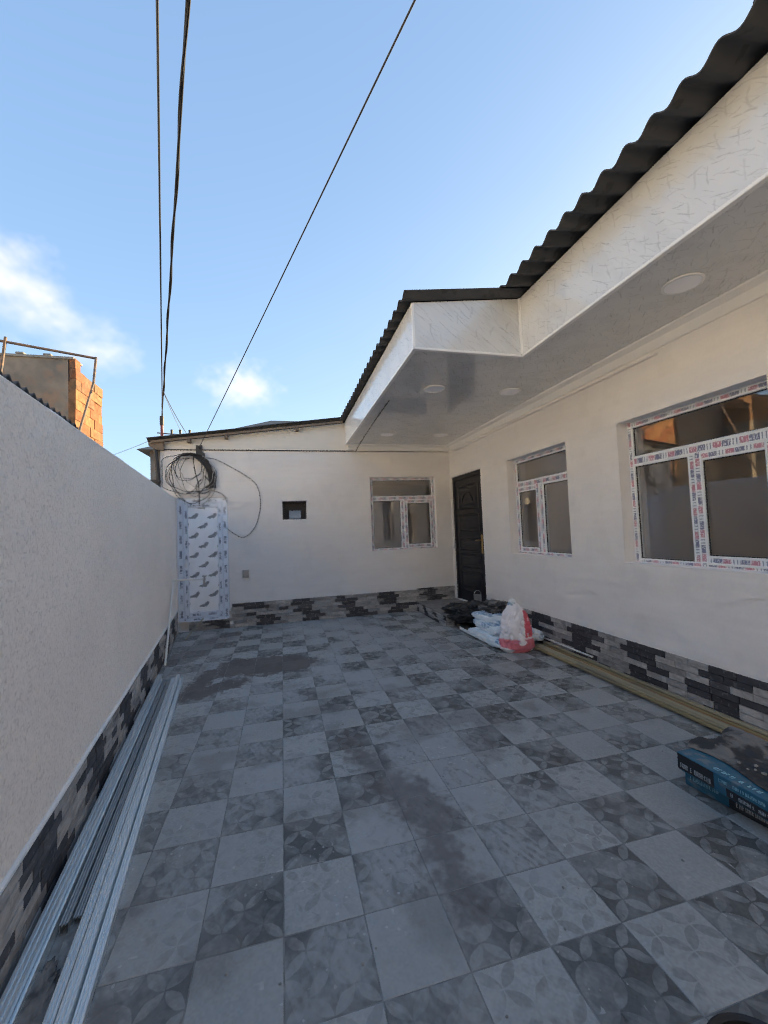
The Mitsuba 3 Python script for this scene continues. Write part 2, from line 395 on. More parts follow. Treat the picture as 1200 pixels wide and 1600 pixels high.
def rbox(x0, x1, y0, y1, z0, z1, b=0.004):
    """A box with chamfered edges."""
    b = min(b, (x1 - x0) / 2.2, (y1 - y0) / 2.2, (z1 - z0) / 2.2)
    pts = []
    for x, sx in ((x0, 1), (x1, -1)):
        for y, sy in ((y0, 1), (y1, -1)):
            for z, sz in ((z0, 1), (z1, -1)):
                pts += [[x + sx * b, y + sy * b, z], [x + sx * b, y, z + sz * b], [x, y + sy * b, z + sz * b]]
    return hull(pts)


def hull(pts):
    h = m3.Manifold.hull_points(np.asarray(pts, float)).to_mesh()
    return trimesh.Trimesh(h.vert_properties[:, :3], h.tri_verts, process=False)


def cat(*ms):
    ms = [m for m in (ms[0] if len(ms) == 1 and isinstance(ms[0], (list, tuple)) else ms)]
    return trimesh.util.concatenate(ms)


def tube(pts, r, sides=8, caps=True):
    p = np.asarray(pts, float)
    t = np.gradient(p, axis=0)
    t /= np.linalg.norm(t, axis=1, keepdims=True) + 1e-12
    a = np.cross(t, np.where(np.abs(t[:, 2:]) < 0.9, [0, 0, 1.0], [1.0, 0, 0]))
    a /= np.linalg.norm(a, axis=1, keepdims=True) + 1e-12
    b = np.cross(t, a)
    ang = np.arange(sides) * 2 * np.pi / sides
    rr = np.broadcast_to(r, (len(p),))
    v = p[:, None] + rr[:, None, None] * (np.cos(ang)[None, :, None] * a[:, None] + np.sin(ang)[None, :, None] * b[:, None])
    i, j = np.meshgrid(np.arange(len(p) - 1), np.arange(sides), indexing='ij')
    q = np.stack([i * sides + j, i * sides + (j + 1) % sides, (i + 1) * sides + (j + 1) % sides, (i + 1) * sides + j], -1).reshape(-1, 4)
    f = np.vstack([q[:, [0, 1, 2]], q[:, [0, 2, 3]]])
    v = v.reshape(-1, 3)
    if caps:
        n = len(v)
        v = np.vstack([v, p[0], p[-1]])
        k = np.arange(sides)
        f = np.vstack([f, np.stack([np.full(sides, n), (k + 1) % sides, k], 1), np.stack([np.full(sides, n + 1), (len(p) - 1) * sides + k, (len(p) - 1) * sides + (k + 1) % sides], 1)])
    m = trimesh.Trimesh(v, f, process=False)
    return m


def spline(pts, n=40):
    """Catmull-Rom through the points."""
    p = np.asarray(pts, float)
    p = np.vstack([2 * p[0] - p[1], p, 2 * p[-1] - p[-2]])
    out = []
    seg = len(p) - 3
    for k in range(seg):
        t = np.linspace(0, 1, max(2, n // seg), endpoint=(k == seg - 1))[:, None]
        a, b, c, d = p[k:k + 4]
        out.append(0.5 * (2 * b + (c - a) * t + (2 * a - 5 * b + 4 * c - d) * t ** 2 + (3 * b - a - 3 * c + d) * t ** 3))
    return np.vstack(out)


def xf(m, R=None, t=(0, 0, 0)):
    m = m.copy()
    v = np.asarray(m.vertices)
    if R is not None:
        v = v @ np.asarray(R, float).T
    m.vertices = v + np.asarray(t, float)
    return m


def rotz(a):
    return np.array([[math.cos(a), -math.sin(a), 0], [math.sin(a), math.cos(a), 0], [0, 0, 1]])


_count = {}


def key(name):
    n = _count.get(name, 0)
    _count[name] = n + 1
    return name if n == 0 else f'{name}_{n:03d}'


def put(parent, name, mesh, m, smooth=False, uv=None, label=None, kind=None, shape=None):
    """Adds ONE entry: a part under parent, or a top-level object when parent is None."""
    k = key(name if parent is None else f'{parent}__{name}')
    scene[k] = shape if shape is not None else ply(mesh, 'mat_' + m, smooth=smooth, uv=uv)
    if label or kind:
        labels[k] = {}
        if label: labels[k]['label'] = label
        if kind: labels[k]['kind'] = kind
    return k


def tag(k, label=None, cat_=None, group=None, kind=None):
    d = labels.setdefault(k, {})
    for a, b in (('label', label), ('category', cat_), ('group', group), ('kind', kind)):
        if b: d[a] = b
    return k


def thing(name, label, cat_, group=None):
    return tag(key(name), label, cat_, group)


def bar_uv(p0, p1, w, d, nrm):
    """A framing bar from p0 to p1, w wide, d deep (nrm = outward). Front face uv: metres along, 0..1 across; a small chamfer on the front edges."""
    p0, p1, nrm = (np.asarray(a, float) for a in (p0, p1, nrm))
    L = np.linalg.norm(p1 - p0)
    t = (p1 - p0) / L
    s = np.cross(nrm, t)
    c = 0.004
    prof = [(-w / 2, -d), (-w / 2, -c), (-w / 2 + c, 0), (w / 2 - c, 0), (w / 2, -c), (w / 2, -d)]
    vs, uvs, fs = [], [], []
    ph = (p0 @ np.array([0.37, 0.61, 0.83])) * 1.7
    for k in range(len(prof)):
        (a0, b0), (a1, b1) = prof[k], prof[(k + 1) % len(prof)]
        base = len(vs)
        for e, al in ((p0, 0), (p1, L)):
            vs += [e + s * a0 + nrm * b0, e + s * a1 + nrm * b1]
            uvs += [[al + ph, a0 / w + 0.5], [al + ph, a1 / w + 0.5]]
        fs += [[base, base + 1, base + 3], [base, base + 3, base + 2]]
    for e, al, flip in ((p0, 0, False), (p1, L, True)):
        base = len(vs)
        for a, b in prof:
            vs.append(e + s * a + nrm * b); uvs.append([al + ph, 0.02])
        for k in range(1, 5):
            fs.append([base, base + k + 1, base + k] if not flip else [base, base + k, base + k + 1])
    return np.array(vs), np.array(fs), np.array(uvs)


def bars(lst, nrm, w, d):
    """Several bars joined into one mesh of one frame: returns mesh, uv."""
    V, F, U = [], [], []
    n = 0
    for p0, p1, *o in lst:
        v, f, u = bar_uv(p0, p1, o[0] if o else w, d, nrm)
        V.append(v); F.append(f + n); U.append(u); n += len(v)
    return trimesh.Trimesh(np.vstack(V), np.vstack(F), process=False), np.vstack(U)


# ------------------------------------------------------------------ the setting: ground and courtyard floor
gx = np.linspace(-1, 1, 41)
gx = np.sign(gx) * (np.abs(gx) ** 2.2) * 400
GX, GY = np.meshgrid(gx, gx, indexing='ij')
gv = np.stack([GX.ravel(), GY.ravel(), np.full(GX.size, -0.06)], 1)
gi = np.arange(41 * 41).reshape(41, 41)
gf = np.stack([gi[:-1, :-1].ravel(), gi[1:, :-1].ravel(), gi[1:, 1:].ravel(), gi[:-1, 1:].ravel()], 1)
put(None, 'ground', (gv, gf), 'earth', kind='structure', label='bare earth around the yard and the houses')
tag('ground', cat_='ground')

WK, WX, WY = -0.128, -1.66, 7.2           # the yard wall's face: x = WX + WK * (y - WY)
wall_x = lambda y: WX + WK * (y - WY)
HX, BY = 3.132, 7.2                        # the house's long wall and its end wall
FLOOR = sg.Polygon([(wall_x(-3.2), -3.2), (HX, -3.2), (HX, BY), (wall_x(BY), BY)])

put(None, 'courtyard_floor', trimesh.creation.extrude_polygon(FLOOR.buffer(0.02), 0.05, engine='earcut').apply_translation([0, 0, -0.0515]), 'grout', kind='structure', label='courtyard paved with grey checkered patterned tiles, dusty and stained')
tag('courtyard_floor', cat_='floor')


def in_view(x, y, z, m=60):
    d = np.array([x, y, z]) - CAM
    r2 = math.cos(ROLL) * _r + math.sin(ROLL) * _u
    w = d @ FWD
    if w <= 0.05: return False
    px, py = 600 + 637.9 * (d @ r2) / w, 800 - 637.9 * (d @ UP) / w
    return -m < px < 1200 + m and -m < py < 1600 + m


def bevel_slab(poly, z0, z1, b=0.0022):
    """A tile: polygon slab with a chamfered top edge, no underside."""
    o = np.array(poly.exterior.coords)[:-1]
    if sg.Polygon(o).exterior.is_ccw is False: o = o[::-1]
    c = np.array(poly.centroid.coords[0])
    n = len(o)
    ins = np.array(poly.buffer(-b, join_style=2).exterior.coords)[:-1] if poly.area > 0.001 else o
    if len(ins) != n: ins = c + (o - c) * 0.985
    else:
        if sg.Polygon(ins).exterior.is_ccw is False: ins = ins[::-1]
        k = int(np.argmin(np.linalg.norm(ins - o[0], axis=1))); ins = np.roll(ins, -k, axis=0)
    v = np.vstack([np.c_[o, np.full(n, z0)], np.c_[o, np.full(n, z1 - b)], np.c_[ins, np.full(n, z1)], [[c[0], c[1], z1]]])
    f = []
    for i in range(n):
        j = (i + 1) % n
        f += [[i, j, n + j], [i, n + j, n + i], [n + i, n + j, 2 * n + j], [n + i, 2 * n + j, 2 * n + i], [2 * n + i, 2 * n + j, 3 * n]]
    return trimesh.Trimesh(v, f, process=False)


tiles = []
STEP = sg.box(2.37, 5.85, HX, BY)
inner = sg.Polygon([(wall_x(-5) + 0.016, -3.2), (HX - 0.016, -3.2), (HX - 0.016, BY - 0.016), (wall_x(BY) + 0.016, BY - 0.016)]).difference(STEP)
for i in range(-7, 12):
    for j in range(-20, 21):
        xa, ya = X0 + i * PITCH_T, Y0 + j * PITCH_T
        cell = sg.box(xa + 0.0014, ya + 0.0014, xa + PITCH_T - 0.0014, ya + PITCH_T - 0.0014).intersection(inner)
        for g in getattr(cell, 'geoms', [cell]):
            if g.is_empty or g.geom_type != 'Polygon' or g.area < 0.0012: continue
            tiles.append((g, i, j))
seen = [t for t in tiles if in_view(t[0].centroid.x, t[0].centroid.y, 0, 40)]
seen.sort(key=lambda t: t[0].centroid.distance(sg.Point(0, 0)) - t[0].area)
near, rest = seen[:300], seen[300:] + [t for t in tiles if not in_view(t[0].centroid.x, t[0].centroid.y, 0, 40)]
tz = lambda i, j: 0.0020 * (math.sin(i * 12.9 + j * 78.2) * 43758.5 % 1.0 - 0.5)
for g, i, j in near:
    put('courtyard_floor', 'tile', bevel_slab(g, -0.0015, tz(i, j)), 'floor_tile')
put('courtyard_floor', 'more_tiles', cat([bevel_slab(g, -0.0015, tz(i, j)) for g, i, j in rest]), 'floor_tile', kind='stuff', label='the remaining patterned tiles, farthest from the viewer and behind')

# ------------------------------------------------------------------ strip-tile skirtings
NROW = 7
_brick = hull([[x, y, z] for y, c in ((0, 0.0), (0.0115, 0.0), (0.0145, 0.0022)) for x in (c, 1 - c) for z in (c, 1 - c)])
BRICK = [None] * 4


def brick_ply(mname):
    d = ply(_brick, 'mat_' + mname)
    return d


_bp = {m: brick_ply(m) for m in ('strip_light', 'strip_light_b', 'strip_dark', 'strip_dark_b')}
# dark stepped patches of one printed panel, row by row from the top: (start, end) in metres
PATCH_BACK = [[(0.0, 0.30)], [(-0.03, 0.38)], [(0.09, 0.33)], [(0.01, 0.33)], [(0.16, 0.47)], [(0.22, 0.56)], [(0.16, 0.45)]]
PATCH_SIDE = [[(0.0, 0.40)], [(-0.08, 0.30)], [(0.0, 0.30)], [(0.0, 0.42)], [(-0.18, 0.20)], [(0.02, 0.20)], [(-0.06, 0.22)]]


def skirting(holder, o, along, out, s0, s1, z0, height, patch, first, period=0.755, hide=()):
    """Bricks of a skirting: o + along * s, proud by out; every brick an entry of its own."""
    o, along, out = (np.asarray(a, float) for a in (o, along, out))
    ch = height / NROW
    for row in range(NROW):
        zt = z0 + height - row * ch
        if zt - ch < z0 - 1e-6: continue
        cuts = []
        k0 = int(math.floor((s0 - first) / period)) - 1
        k1 = int(math.ceil((s1 - first) / period)) + 1
        prev = None
        for k in range(k0, k1 + 1):
            for a, b in patch[row]:
                a, b = first + k * period + a, first + k * period + b
                if prev is not None:
                    n = max(1, round((a - prev) / 0.19))
                    j = [0] + sorted(min(0.93, max(0.07, (q + rng.uniform(-0.22, 0.22)) / n)) for q in range(1, n)) + [1]
                    cuts += [(prev + (a - prev) * j[q], prev + (a - prev) * j[q + 1], False) for q in range(n)]
                n = max(1, round((b - a) / 0.19))
                cuts += [(a + (b - a) * q / n, a + (b - a) * (q + 1) / n, True) for q in range(n)]
                prev = b
        for a, b, dark in cuts:
            a, b = max(a, s0), min(b, s1)
            if b - a < 0.012: continue
            if any(h0 < (a + b) / 2 < h1 and zt - ch / 2 < hz for h0, h1, hz in hide): continue
            if rng.random() < 0.07: dark = not dark
            m = rng.choice(('strip_dark', 'strip_dark', 'strip_dark_b') if dark else ('strip_light', 'strip_light', 'strip_light_b'))
            g = 0.0022
            dep = 1.0 + rng.uniform(-0.18, 0.22)
            base = o + along * (a + g)
            L, H = b - a - 2 * g, ch - 2 * g
            M4 = np.eye(4)
            M4[:3, 0], M4[:3, 1], M4[:3, 2] = along * L, out * dep, [0, 0, H]
            M4[:3, 3] = base + [0, 0, zt - ch + g]
            put(holder, 'brick', None, None, shape={**_bp[m], 'to_world': T(M4.tolist())})


# ------------------------------------------------------------------ the house
house = thing('house', 'cream single storey house with corrugated roof and marbled eaves, round two sides of the yard', 'house')
W_OPEN = [  # long wall: y0, y1, z0, z1
    (3.935, 5.185, 1.09, 2.414), (1.955, 3.207, 1.095, 2.425), (5.985, 7.168, 0.17, 2.43)]
B_OPEN = [(1.567, 2.82, 1.12, 2.465), (0.018, 0.430, 1.725, 2.065)]
D_OPEN = (-1.645, -0.868, 0.15, 2.15)      # white door in the end wall


def mbox(x0, x1, y0, y1, z0, z1):
    return m3.Manifold.cube([x1 - x0, y1 - y0, z1 - z0]).translate([x0, y0, z0])


def roof_z(x):
    return 3.483 + 0.131 * (x - 1.05)


TH = 0.30
side = mbox(HX, HX + TH, -3.2, BY + TH, -0.06, 3.20)
for y0, y1, z0, z1 in W_OPEN:
    side -= mbox(HX - 0.1, HX + TH + 0.1, y0, y1, z0, z1)
put(house, 'side_wall', side, 'house_stucco', label='long cream wall with the two street-side windows and the dark entrance door'.replace('street-side ', ''))
SIDE = house + '__side_wall'
back = mbox(-1.87, HX, BY, BY + TH, -0.06, 2.928)
for x0, x1, z0, z1 in B_OPEN:
    back -= mbox(x0, x1, BY - 0.1, BY + TH + 0.1, z0, z1)
back -= mbox(D_OPEN[0], D_OPEN[1], BY - 0.1, BY + TH + 0.1, D_OPEN[2], D_OPEN[3])
back -= mbox(-1.645, -1.50, BY - 0.1, BY + 0.15, 0.0, 0.15)      # hole left under the door
put(house, 'end_wall', back, 'house_stucco', label='end wall with the white wrapped door, vent hole and small window')
ENDW = house + '__end_wall'
gp = sg.Polygon([(-1.87, 2.946), (HX, 2.946), (HX, roof_z(HX) - 0.05), (-1.87, roof_z(-1.87) - 0.05)])
gm = trimesh.creation.extrude_polygon(gp, 0.26, engine='earcut')
put(house, 'gable', xf(gm, [[1, 0, 0], [0, 0, -1], [0, 1, 0]], (0, BY + 0.262, 0)), 'gable_board', label='pale board gable above the dark strip')
put(house, 'trim_strip', rbox(-1.88, 1.33, BY - 0.022, BY + 0.02, 2.9300, 2.9440, 0.003), 'grey_cable', label='thin dark strip along the end wall')
# the rest of the shell, so that the rooms are rooms
shell = mbox(-1.87, 8.0, 11.2, 11.5, -0.06, 3.3) + mbox(8.0, 8.3, -3.2, 11.5, -0.06, 4.15) + mbox(HX, 8.0, -3.5, -3.2, -0.06, 3.3) + mbox(-1.87, -1.6, BY + TH, 11.2, -0.06, 3.0)
put(house, 'outer_walls', shell, 'house_stucco')
put(house, 'room_floor', box(-1.6, 8.0, BY + TH, 11.2, 0.0, 0.05) + box(HX + TH, 8.0, -3.2, BY + TH, 0.0, 0.051), 'room')
put(house, 'room_ceiling', box(-1.6, 8.0, BY + TH, 11.2, 2.75, 2.80) + box(HX + TH, 8.0, -3.2, BY + TH, 2.751, 2.801), 'room')
put(house, 'room_wall', box(HX + 3.2, HX + 3.3, -3.2, BY, 0.051, 2.751) + box(HX + TH, HX + 3.2, 3.55, 3.65, 0.051, 2.751) + box(HX + TH, HX + 3.2, 5.5, 5.6, 0.051, 2.751) + box(1.2, 1.3, BY + TH, 11.2, 0.05, 2.75), 'room')

# skirting bricks
skirting(ENDW, (0, BY, 0), (1, 0, 0), (0, -1, 0), -1.655, 2.37, 0.0, 0.385, PATCH_BACK, -0.62, hide=[(-1.66, -0.868, 9.0)])
skirting(ENDW, (0, BY, 0), (1, 0, 0), (0, -1, 0), 2.372, 3.118, 0.17, 0.235, PATCH_BACK, -0.62)
skirting(ENDW, (0, BY, 0), (1, 0, 0), (0, -1, 0), -1.49, -0.868, 0.0, 0.148, PATCH_BACK, -0.50)
skirting(SIDE, (HX, 0, 0), (0, -1, 0), (-1, 0, 0), -5.82, -0.9, 0.0, 0.372, PATCH_SIDE, -3.999, period=0.76)
# entrance step
step = house + '__entrance_step'
put(house, 'entrance_step', box(2.372, HX, 5.852, BY, -0.03, 0.158), 'mortar', label='low tiled step in front of the dark door')
for a in range(3):
    for b in range(5):
        x0, x1 = 2.366 + a * 0.2555, 2.366 + (a + 1) * 0.2555 - 0.003
        y0, y1 = 5.846 + b * 0.2705, 5.846 + (b + 1) * 0.2705 - 0.003
        put(step, 'tile', bevel_slab(sg.box(x0, y0, min(x1, HX - 0.002), min(y1, BY - 0.016)), 0.157, 0.17), 'step_tile')
skirting(step, (2.372, 0, 0), (0, -1, 0), (-1, 0, 0), -7.18, -5.855, 0.0, 0.152, [[(0.0, 0.16)], [(0.05, 0.2)], [(0.0, 0.2)], [(0.1, 0.26)]] + [[(0.1, 0.3)]] * 3, -6.9, period=0.48)
skirting(step, (0, 5.852, 0), (1, 0, 0), (0, -1, 0), 2.372, 3.10, 0.0, 0.152, [[(0.0, 0.16)]] * 7, 2.5, period=0.48)


# windows
def window(name_label, base, ax, nrm, s0, s1, z0, z1, sash_left, ztr=(2.0, 2.095), split=0.44, fw=0.058):
    """base: point on the frame's front plane at s=0; ax runs along the wall to the right as seen from the yard."""
    base, ax, nrm = (np.asarray(a, float) for a in (base, ax, nrm))
    P = lambda s, z, o=0.0: base + ax * s + nrm * o + np.array([0, 0, z])
    k = f'{house}__window'
    D = 0.062
    ms = s0 + (s1 - s0) * split
    hw = fw / 2
    outer = [(P(s0 + hw, z0), P(s0 + hw, z1)), (P(s1 - hw, z1), P(s1 - hw, z0)), (P(s0 + fw, z1 - hw), P(s1 - fw, z1 - hw)), (P(s1 - fw, z0 + 0.022), P(s0 + fw, z0 + 0.022), 0.044)]
    m, uv = bars(outer, nrm, fw, D)
    wk = put(house, 'window', m, 'window_film', uv=uv, label=name_label)
    zt = (ztr[0] + ztr[1]) / 2
    m, uv = bars([(P(s0 + fw, zt, -0.003), P(s1 - fw, zt, -0.003))], nrm, ztr[1] - ztr[0], D - 0.006)
    put(wk, 'transom', m, 'window_film', uv=uv)
    m, uv = bars([(P(ms, ztr[0], -0.003), P(ms, z0 + 0.044, -0.003))], nrm, 0.080, D - 0.006)
    put(wk, 'mullion', m, 'window_film', uv=uv)
    a, b = (s0 + fw - 0.018, ms - 0.022) if sash_left else (ms + 0.022, s1 - fw + 0.018)
    za, zb = z0 + 0.028, ztr[0] + 0.018
    sw = 0.072
    h = sw / 2
    m, uv = bars([(P(a + h, za, 0.016), P(a + h, zb, 0.016)), (P(b - h, zb, 0.016), P(b - h, za, 0.016)), (P(a + sw, zb - h, 0.016), P(b - sw, zb - h, 0.016)), (P(b - sw, za + h, 0.016), P(a + sw, za + h, 0.016))], nrm, sw, 0.03)
    put(wk, 'sash', m, 'window_film', uv=uv)
    panes = [(s0 + fw, s1 - fw, ztr[1], z1 - fw), (a + sw, b - sw, za + sw, zb - sw)]
    panes.append((ms + 0.040, s1 - fw, z0 + 0.044, ztr[0]) if sash_left else (s0 + fw, ms - 0.040, z0 + 0.044, ztr[0]))
    for i, (p, q, u, v) in enumerate(panes):
        o = -0.002 if i == 1 else -0.022
        for oo in (o, o - 0.016):
            vv = [P(p, u, oo), P(q, u, oo), P(q, v, oo), P(p, v, oo)]
            if oo == o:
                vs = np.array(vv); fs = [[0, 1, 2], [0, 2, 3]]
            else:
                vs = np.vstack([vs, vv]); fs = fs + [[4, 5, 6], [4, 6, 7]]
        put(wk, 'pane', trimesh.Trimesh(vs, fs, process=False), 'glass')
        gs, _ = bars([(P(p + 0.003, u, o + 0.006), P(p + 0.003, v, o + 0.006)), (P(q - 0.003, v, o + 0.006), P(q - 0.003, u, o + 0.006)), (P(p + 0.006, v - 0.003, o + 0.006), P(q - 0.006, v - 0.003, o + 0.006)),
                      (P(q - 0.006, u + 0.003, o + 0.006), P(p + 0.006, u + 0.003, o + 0.006))], nrm, 0.006, 0.012)
        put(wk, 'gasket', gs, 'gasket')
    # handle on the sash stile by the mullion
    hs = (b - h) if sash_left else (a + h)
    return wk


FX = HX + 0.118
window('smaller-looking middle window with opening sash on its left, film printed'.replace('smaller-looking ', '').replace(', film printed', ' under printed film'), (FX, 0, 0), (0, -1, 0), (-1, 0, 0), -5.185, -3.935, 1.09, 2.414, True, (2.0, 2.10), 0.475)
window('nearest window with red and blue printed film on its frame', (FX, 0, 0), (0, -1, 0), (-1, 0, 0), -3.207, -1.955, 1.095, 2.425, False, (2.0, 2.10), 0.49)
window('end wall window under the eaves, beside the dark door', (0, BY + 0.055, 0), (1, 0, 0), (0, -1, 0), 1.567, 2.82, 1.12, 2.465, False, (2.03, 2.12), 0.49)
# mastic / sill fillets below the frames
put(house, 'sill', rbox(HX - 0.004, FX - 0.002, 1.957, 3.205, 1.0955, 1.105, 0.003), 'white_trim')
put(house, 'sill', rbox(HX - 0.004, FX - 0.002, 3.937, 5.183, 1.0905, 1.100, 0.003), 'white_trim')
put(house, 'sill', rbox(1.569, 2.818, BY - 0.006, BY + 0.053, 1.1205, 1.131, 0.003), 'white_trim')

# vent hole with a small frame deep inside
vk = put(house, 'vent', (lambda mu: mu[0])(bars([((0.035, BY + 0.17, 1.726), (0.035, BY + 0.17, 2.064)), ((0.413, BY + 0.17, 2.064), (0.413, BY + 0.17, 1.726)), ((0.05, BY + 0.17, 2.049), (0.398, BY + 0.17, 2.049)), ((0.398, BY + 0.17, 1.741), (0.05, BY + 0.17, 1.741))], (0, -1, 0), 0.03, 0.03)), 'dark_metal', label='small square vent hole with a tilted flap deep in the end wall')
put(vk, 'back_plate', box(0.051, 0.397, BY + 0.20, BY + 0.21, 1.757, 2.033), 'rubber')
put(vk, 'flap', hull([[x, BY + yy + t, zz] for x in (0.13, 0.33) for yy, zz in ((0.172, 1.762), (0.10, 1.90)) for t in (0.0, 0.006)]), 'zinc_dull')
put(vk, 'ledge', rbox(0.019, 0.429, BY - 0.004, BY + 0.165, 1.7255, 1.742, 0.003), 'white_plastic')

# white wrapped door
dx0, dx1, dz0, dz1 = D_OPEN
dy = BY + 0.02
m, uv = bars([((dx0 + 0.045, dy, dz0), (dx0 + 0.045, dy, dz1)), ((dx1 - 0.045, dy, dz1), (dx1 - 0.045, dy, dz0)), ((dx0 + 0.09, dy, dz1 - 0.045), (dx1 - 0.09, dy, dz1 - 0.045)), ((dx1 - 0.09, dy, dz0 + 0.025), (dx0 + 0.09, dy, dz0 + 0.025), 0.05)], (0, -1, 0), 0.09, 0.06)
door = put(house, 'wrapped_door', m, 'door_frame_film', uv=uv, label='white door still in its blue printed protective film')
dl = dy + 0.006
m, uv = bars([((dx0 + 0.1275, dl, dz0 + 0.05), (dx0 + 0.1275, dl, dz1 - 0.09)), ((dx1 - 0.1275, dl, dz1 - 0.09), (dx1 - 0.1275, dl, dz0 + 0.05)), ((dx0 + 0.165, dl, dz1 - 0.1275), (dx1 - 0.165, dl, dz1 - 0.1275)), ((dx1 - 0.165, dl, dz0 + 0.095), (dx0 + 0.165, dl, dz0 + 0.095), 0.09)], (0, -1, 0), 0.072, 0.05)
put(door, 'leaf_frame', m, 'door_frame_film', uv=uv)
put(door, 'panel', rbox(dx0 + 0.16, dx1 - 0.16, dl + 0.014, dl + 0.04, dz0 + 0.135, dz1 - 0.16, 0.004), 'door_film')
put(door, 'handle', cat(tube([(dx0 + 0.128, dl - 0.05, 1.10), (dx0 + 0.19, dl - 0.055, 1.10), (dx0 + 0.235, dl - 0.05, 1.10)], 0.008, 8), tube([(dx0 + 0.128, dl, 1.10), (dx0 + 0.128, dl - 0.05, 1.10)], 0.009, 8), rbox(dx0 + 0.112, dx0 + 0.144, dl - 0.009, dl - 0.001, 1.02, 1.15, 0.003)), 'white_plastic')

# dark moulded entrance door, in the long wall next to the corner
by0, by1, bz0, bz1 = 5.987, 7.166, 0.171, 2.428
bx = HX + 0.045
bd = put(house, 'entrance_door', cat(box(bx - 0.015, bx + 0.06, by0, by0 + 0.07, bz0, bz1), box(bx - 0.015, bx + 0.06, by1 - 0.07, by1, bz0, bz1), box(bx - 0.015, bx + 0.06, by0 + 0.07, by1 - 0.07, bz1 - 0.07, bz1)), 'black_door', label='dark embossed steel entrance door with gold handle plate')
put(bd, 'leaf', rbox(bx, bx + 0.05, by0 + 0.073, by1 - 0.073, bz0 + 0.01, bz1 - 0.073, 0.004), 'black_door')


def moulding(y0, y1, z0, z1, w=0.035):
    """A raised picture-frame moulding with sloping sides round a slightly raised panel."""
    o = [(y0, z0), (y1, z0), (y1, z1), (y0, z1)]
    rings = [(0.0, 0.0), (w * 0.35, 0.016), (w * 0.65, 0.016), (w, 0.002), (w * 1.8, 0.002), (w * 2.6, 0.012)]
    vs, fs = [], []
    for ins, h in rings:
        for sy, sz, (y, z) in zip((1, -1, -1, 1), (1, 1, -1, -1), o):
            vs.append([bx - h, y + sy * ins, z + sz * ins])
    for r in range(len(rings) - 1):
        for i in range(4):
            a, b = r * 4 + i, r * 4 + (i + 1) % 4
            fs += [[a, b, b + 4], [a, b + 4, a + 4]]
    e = (len(rings) - 1) * 4
    fs += [[e, e + 1, e + 2], [e, e + 2, e + 3]]
    return trimesh.Trimesh(vs, fs, process=False)


ya, yb = by0 + 0.19, by1 - 0.19
for z0, z1 in ((0.36, 0.72), (0.78, 1.02), (1.08, 1.30), (1.40, 1.72), (1.80, 2.24)):
    put(bd, 'raised_panel', moulding(ya, yb, z0, z1), 'black_door')
arc = [(bx - 0.010, (ya + yb) / 2 + 0.20 * math.cos(t), 1.93 + 0.16 * math.sin(t)) for t in np.linspace(0, math.pi, 17)]
put(bd, 'arch_moulding', tube(arc, 0.013, 8), 'black_door', smooth=40)
put(bd, 'handle', cat(rbox(bx - 0.012, bx, by0 + 0.105, by0 + 0.150, 1.05, 1.36, 0.004), tube(spline([(bx - 0.01, by0 + 0.128, 1.27), (bx - 0.06, by0 + 0.128, 1.27), (bx - 0.065, by0 + 0.19, 1.268), (bx - 0.06, by0 + 0.25, 1.262)], 16), 0.009, 8)), 'brass')

# canopy: marbled plastic cladding
ZS = 3.05
CX, CY, FXX = 1.147, 3.279, 2.205
can = put(house, 'canopy', cat(rbox(CX + 0.02, FXX, CY + 0.02, BY - 0.002, ZS + 0.012, ZS + 0.04, 0.003), rbox(FXX + 0.022, HX, -3.2, BY - 0.002, ZS + 0.0125, ZS + 0.041, 0.003)), 'old_timber', label='boxed eaves clad in glossy white marbled plastic panels')
for x in np.arange(CX + 0.012, HX - 0.06, 0.25):
    x1 = min(x + 0.25, HX - 0.05)
    if x1 <= FXX + 0.02:
        sp_ = sg.box(x, CY + 0.012, x1, BY - 0.05)
    elif x >= FXX + 0.01:
        sp_ = sg.box(x, -3.2, x1, BY - 0.05)
    else:
        sp_ = sg.box(x, CY + 0.012, x1, BY - 0.05).union(sg.box(FXX + 0.012, -3.2, x1, BY - 0.05))
    put(can, 'soffit_panel', trimesh.creation.extrude_polygon(sp_.buffer(-0.0002, join_style=2), 0.010, engine='earcut').apply_translation([0, 0, ZS]), 'marble_cladding')
ft = lambda x: roof_z(x) - 0.036


def fascia(p0, p1, out, zt0, zt1):
    p0, p1, out = np.array(p0), np.array(p1), np.array(out)
    q = []
    for p, zt in ((p0, zt0), (p1, zt1)):
        for o in (0.0, -0.010):
            for z in (ZS + 0.004, zt):
                q.append([p[0] + out[0] * o, p[1] + out[1] * o, z])
    return hull(q)


def strip_run(p0, p1, out, zf, w=0.25):
    p0, p1 = np.array(p0, float), np.array(p1, float)
    L = np.linalg.norm(p1 - p0)
    n = max(1, int(round(L / w)))
    for k in range(n):
        a, b = p0 + (p1 - p0) * (k / n + 0.0002 / L), p0 + (p1 - p0) * ((k + 1) / n - 0.0002 / L)
        put(can, 'fascia_panel', fascia(a, b, out, zf(a), zf(b)), 'marble_cladding')


strip_run((CX, CY + 0.012), (CX, BY - 0.002), (-1, 0), lambda p: ft(CX), 1.96)
strip_run((CX + 0.012, CY), (FXX - 0.012, CY), (0, -1), lambda p: ft(p[0]), 1.1)
strip_run((FXX, CY - 0.012), (FXX, -3.2), (-1, 0), lambda p: ft(FXX), 2.2)
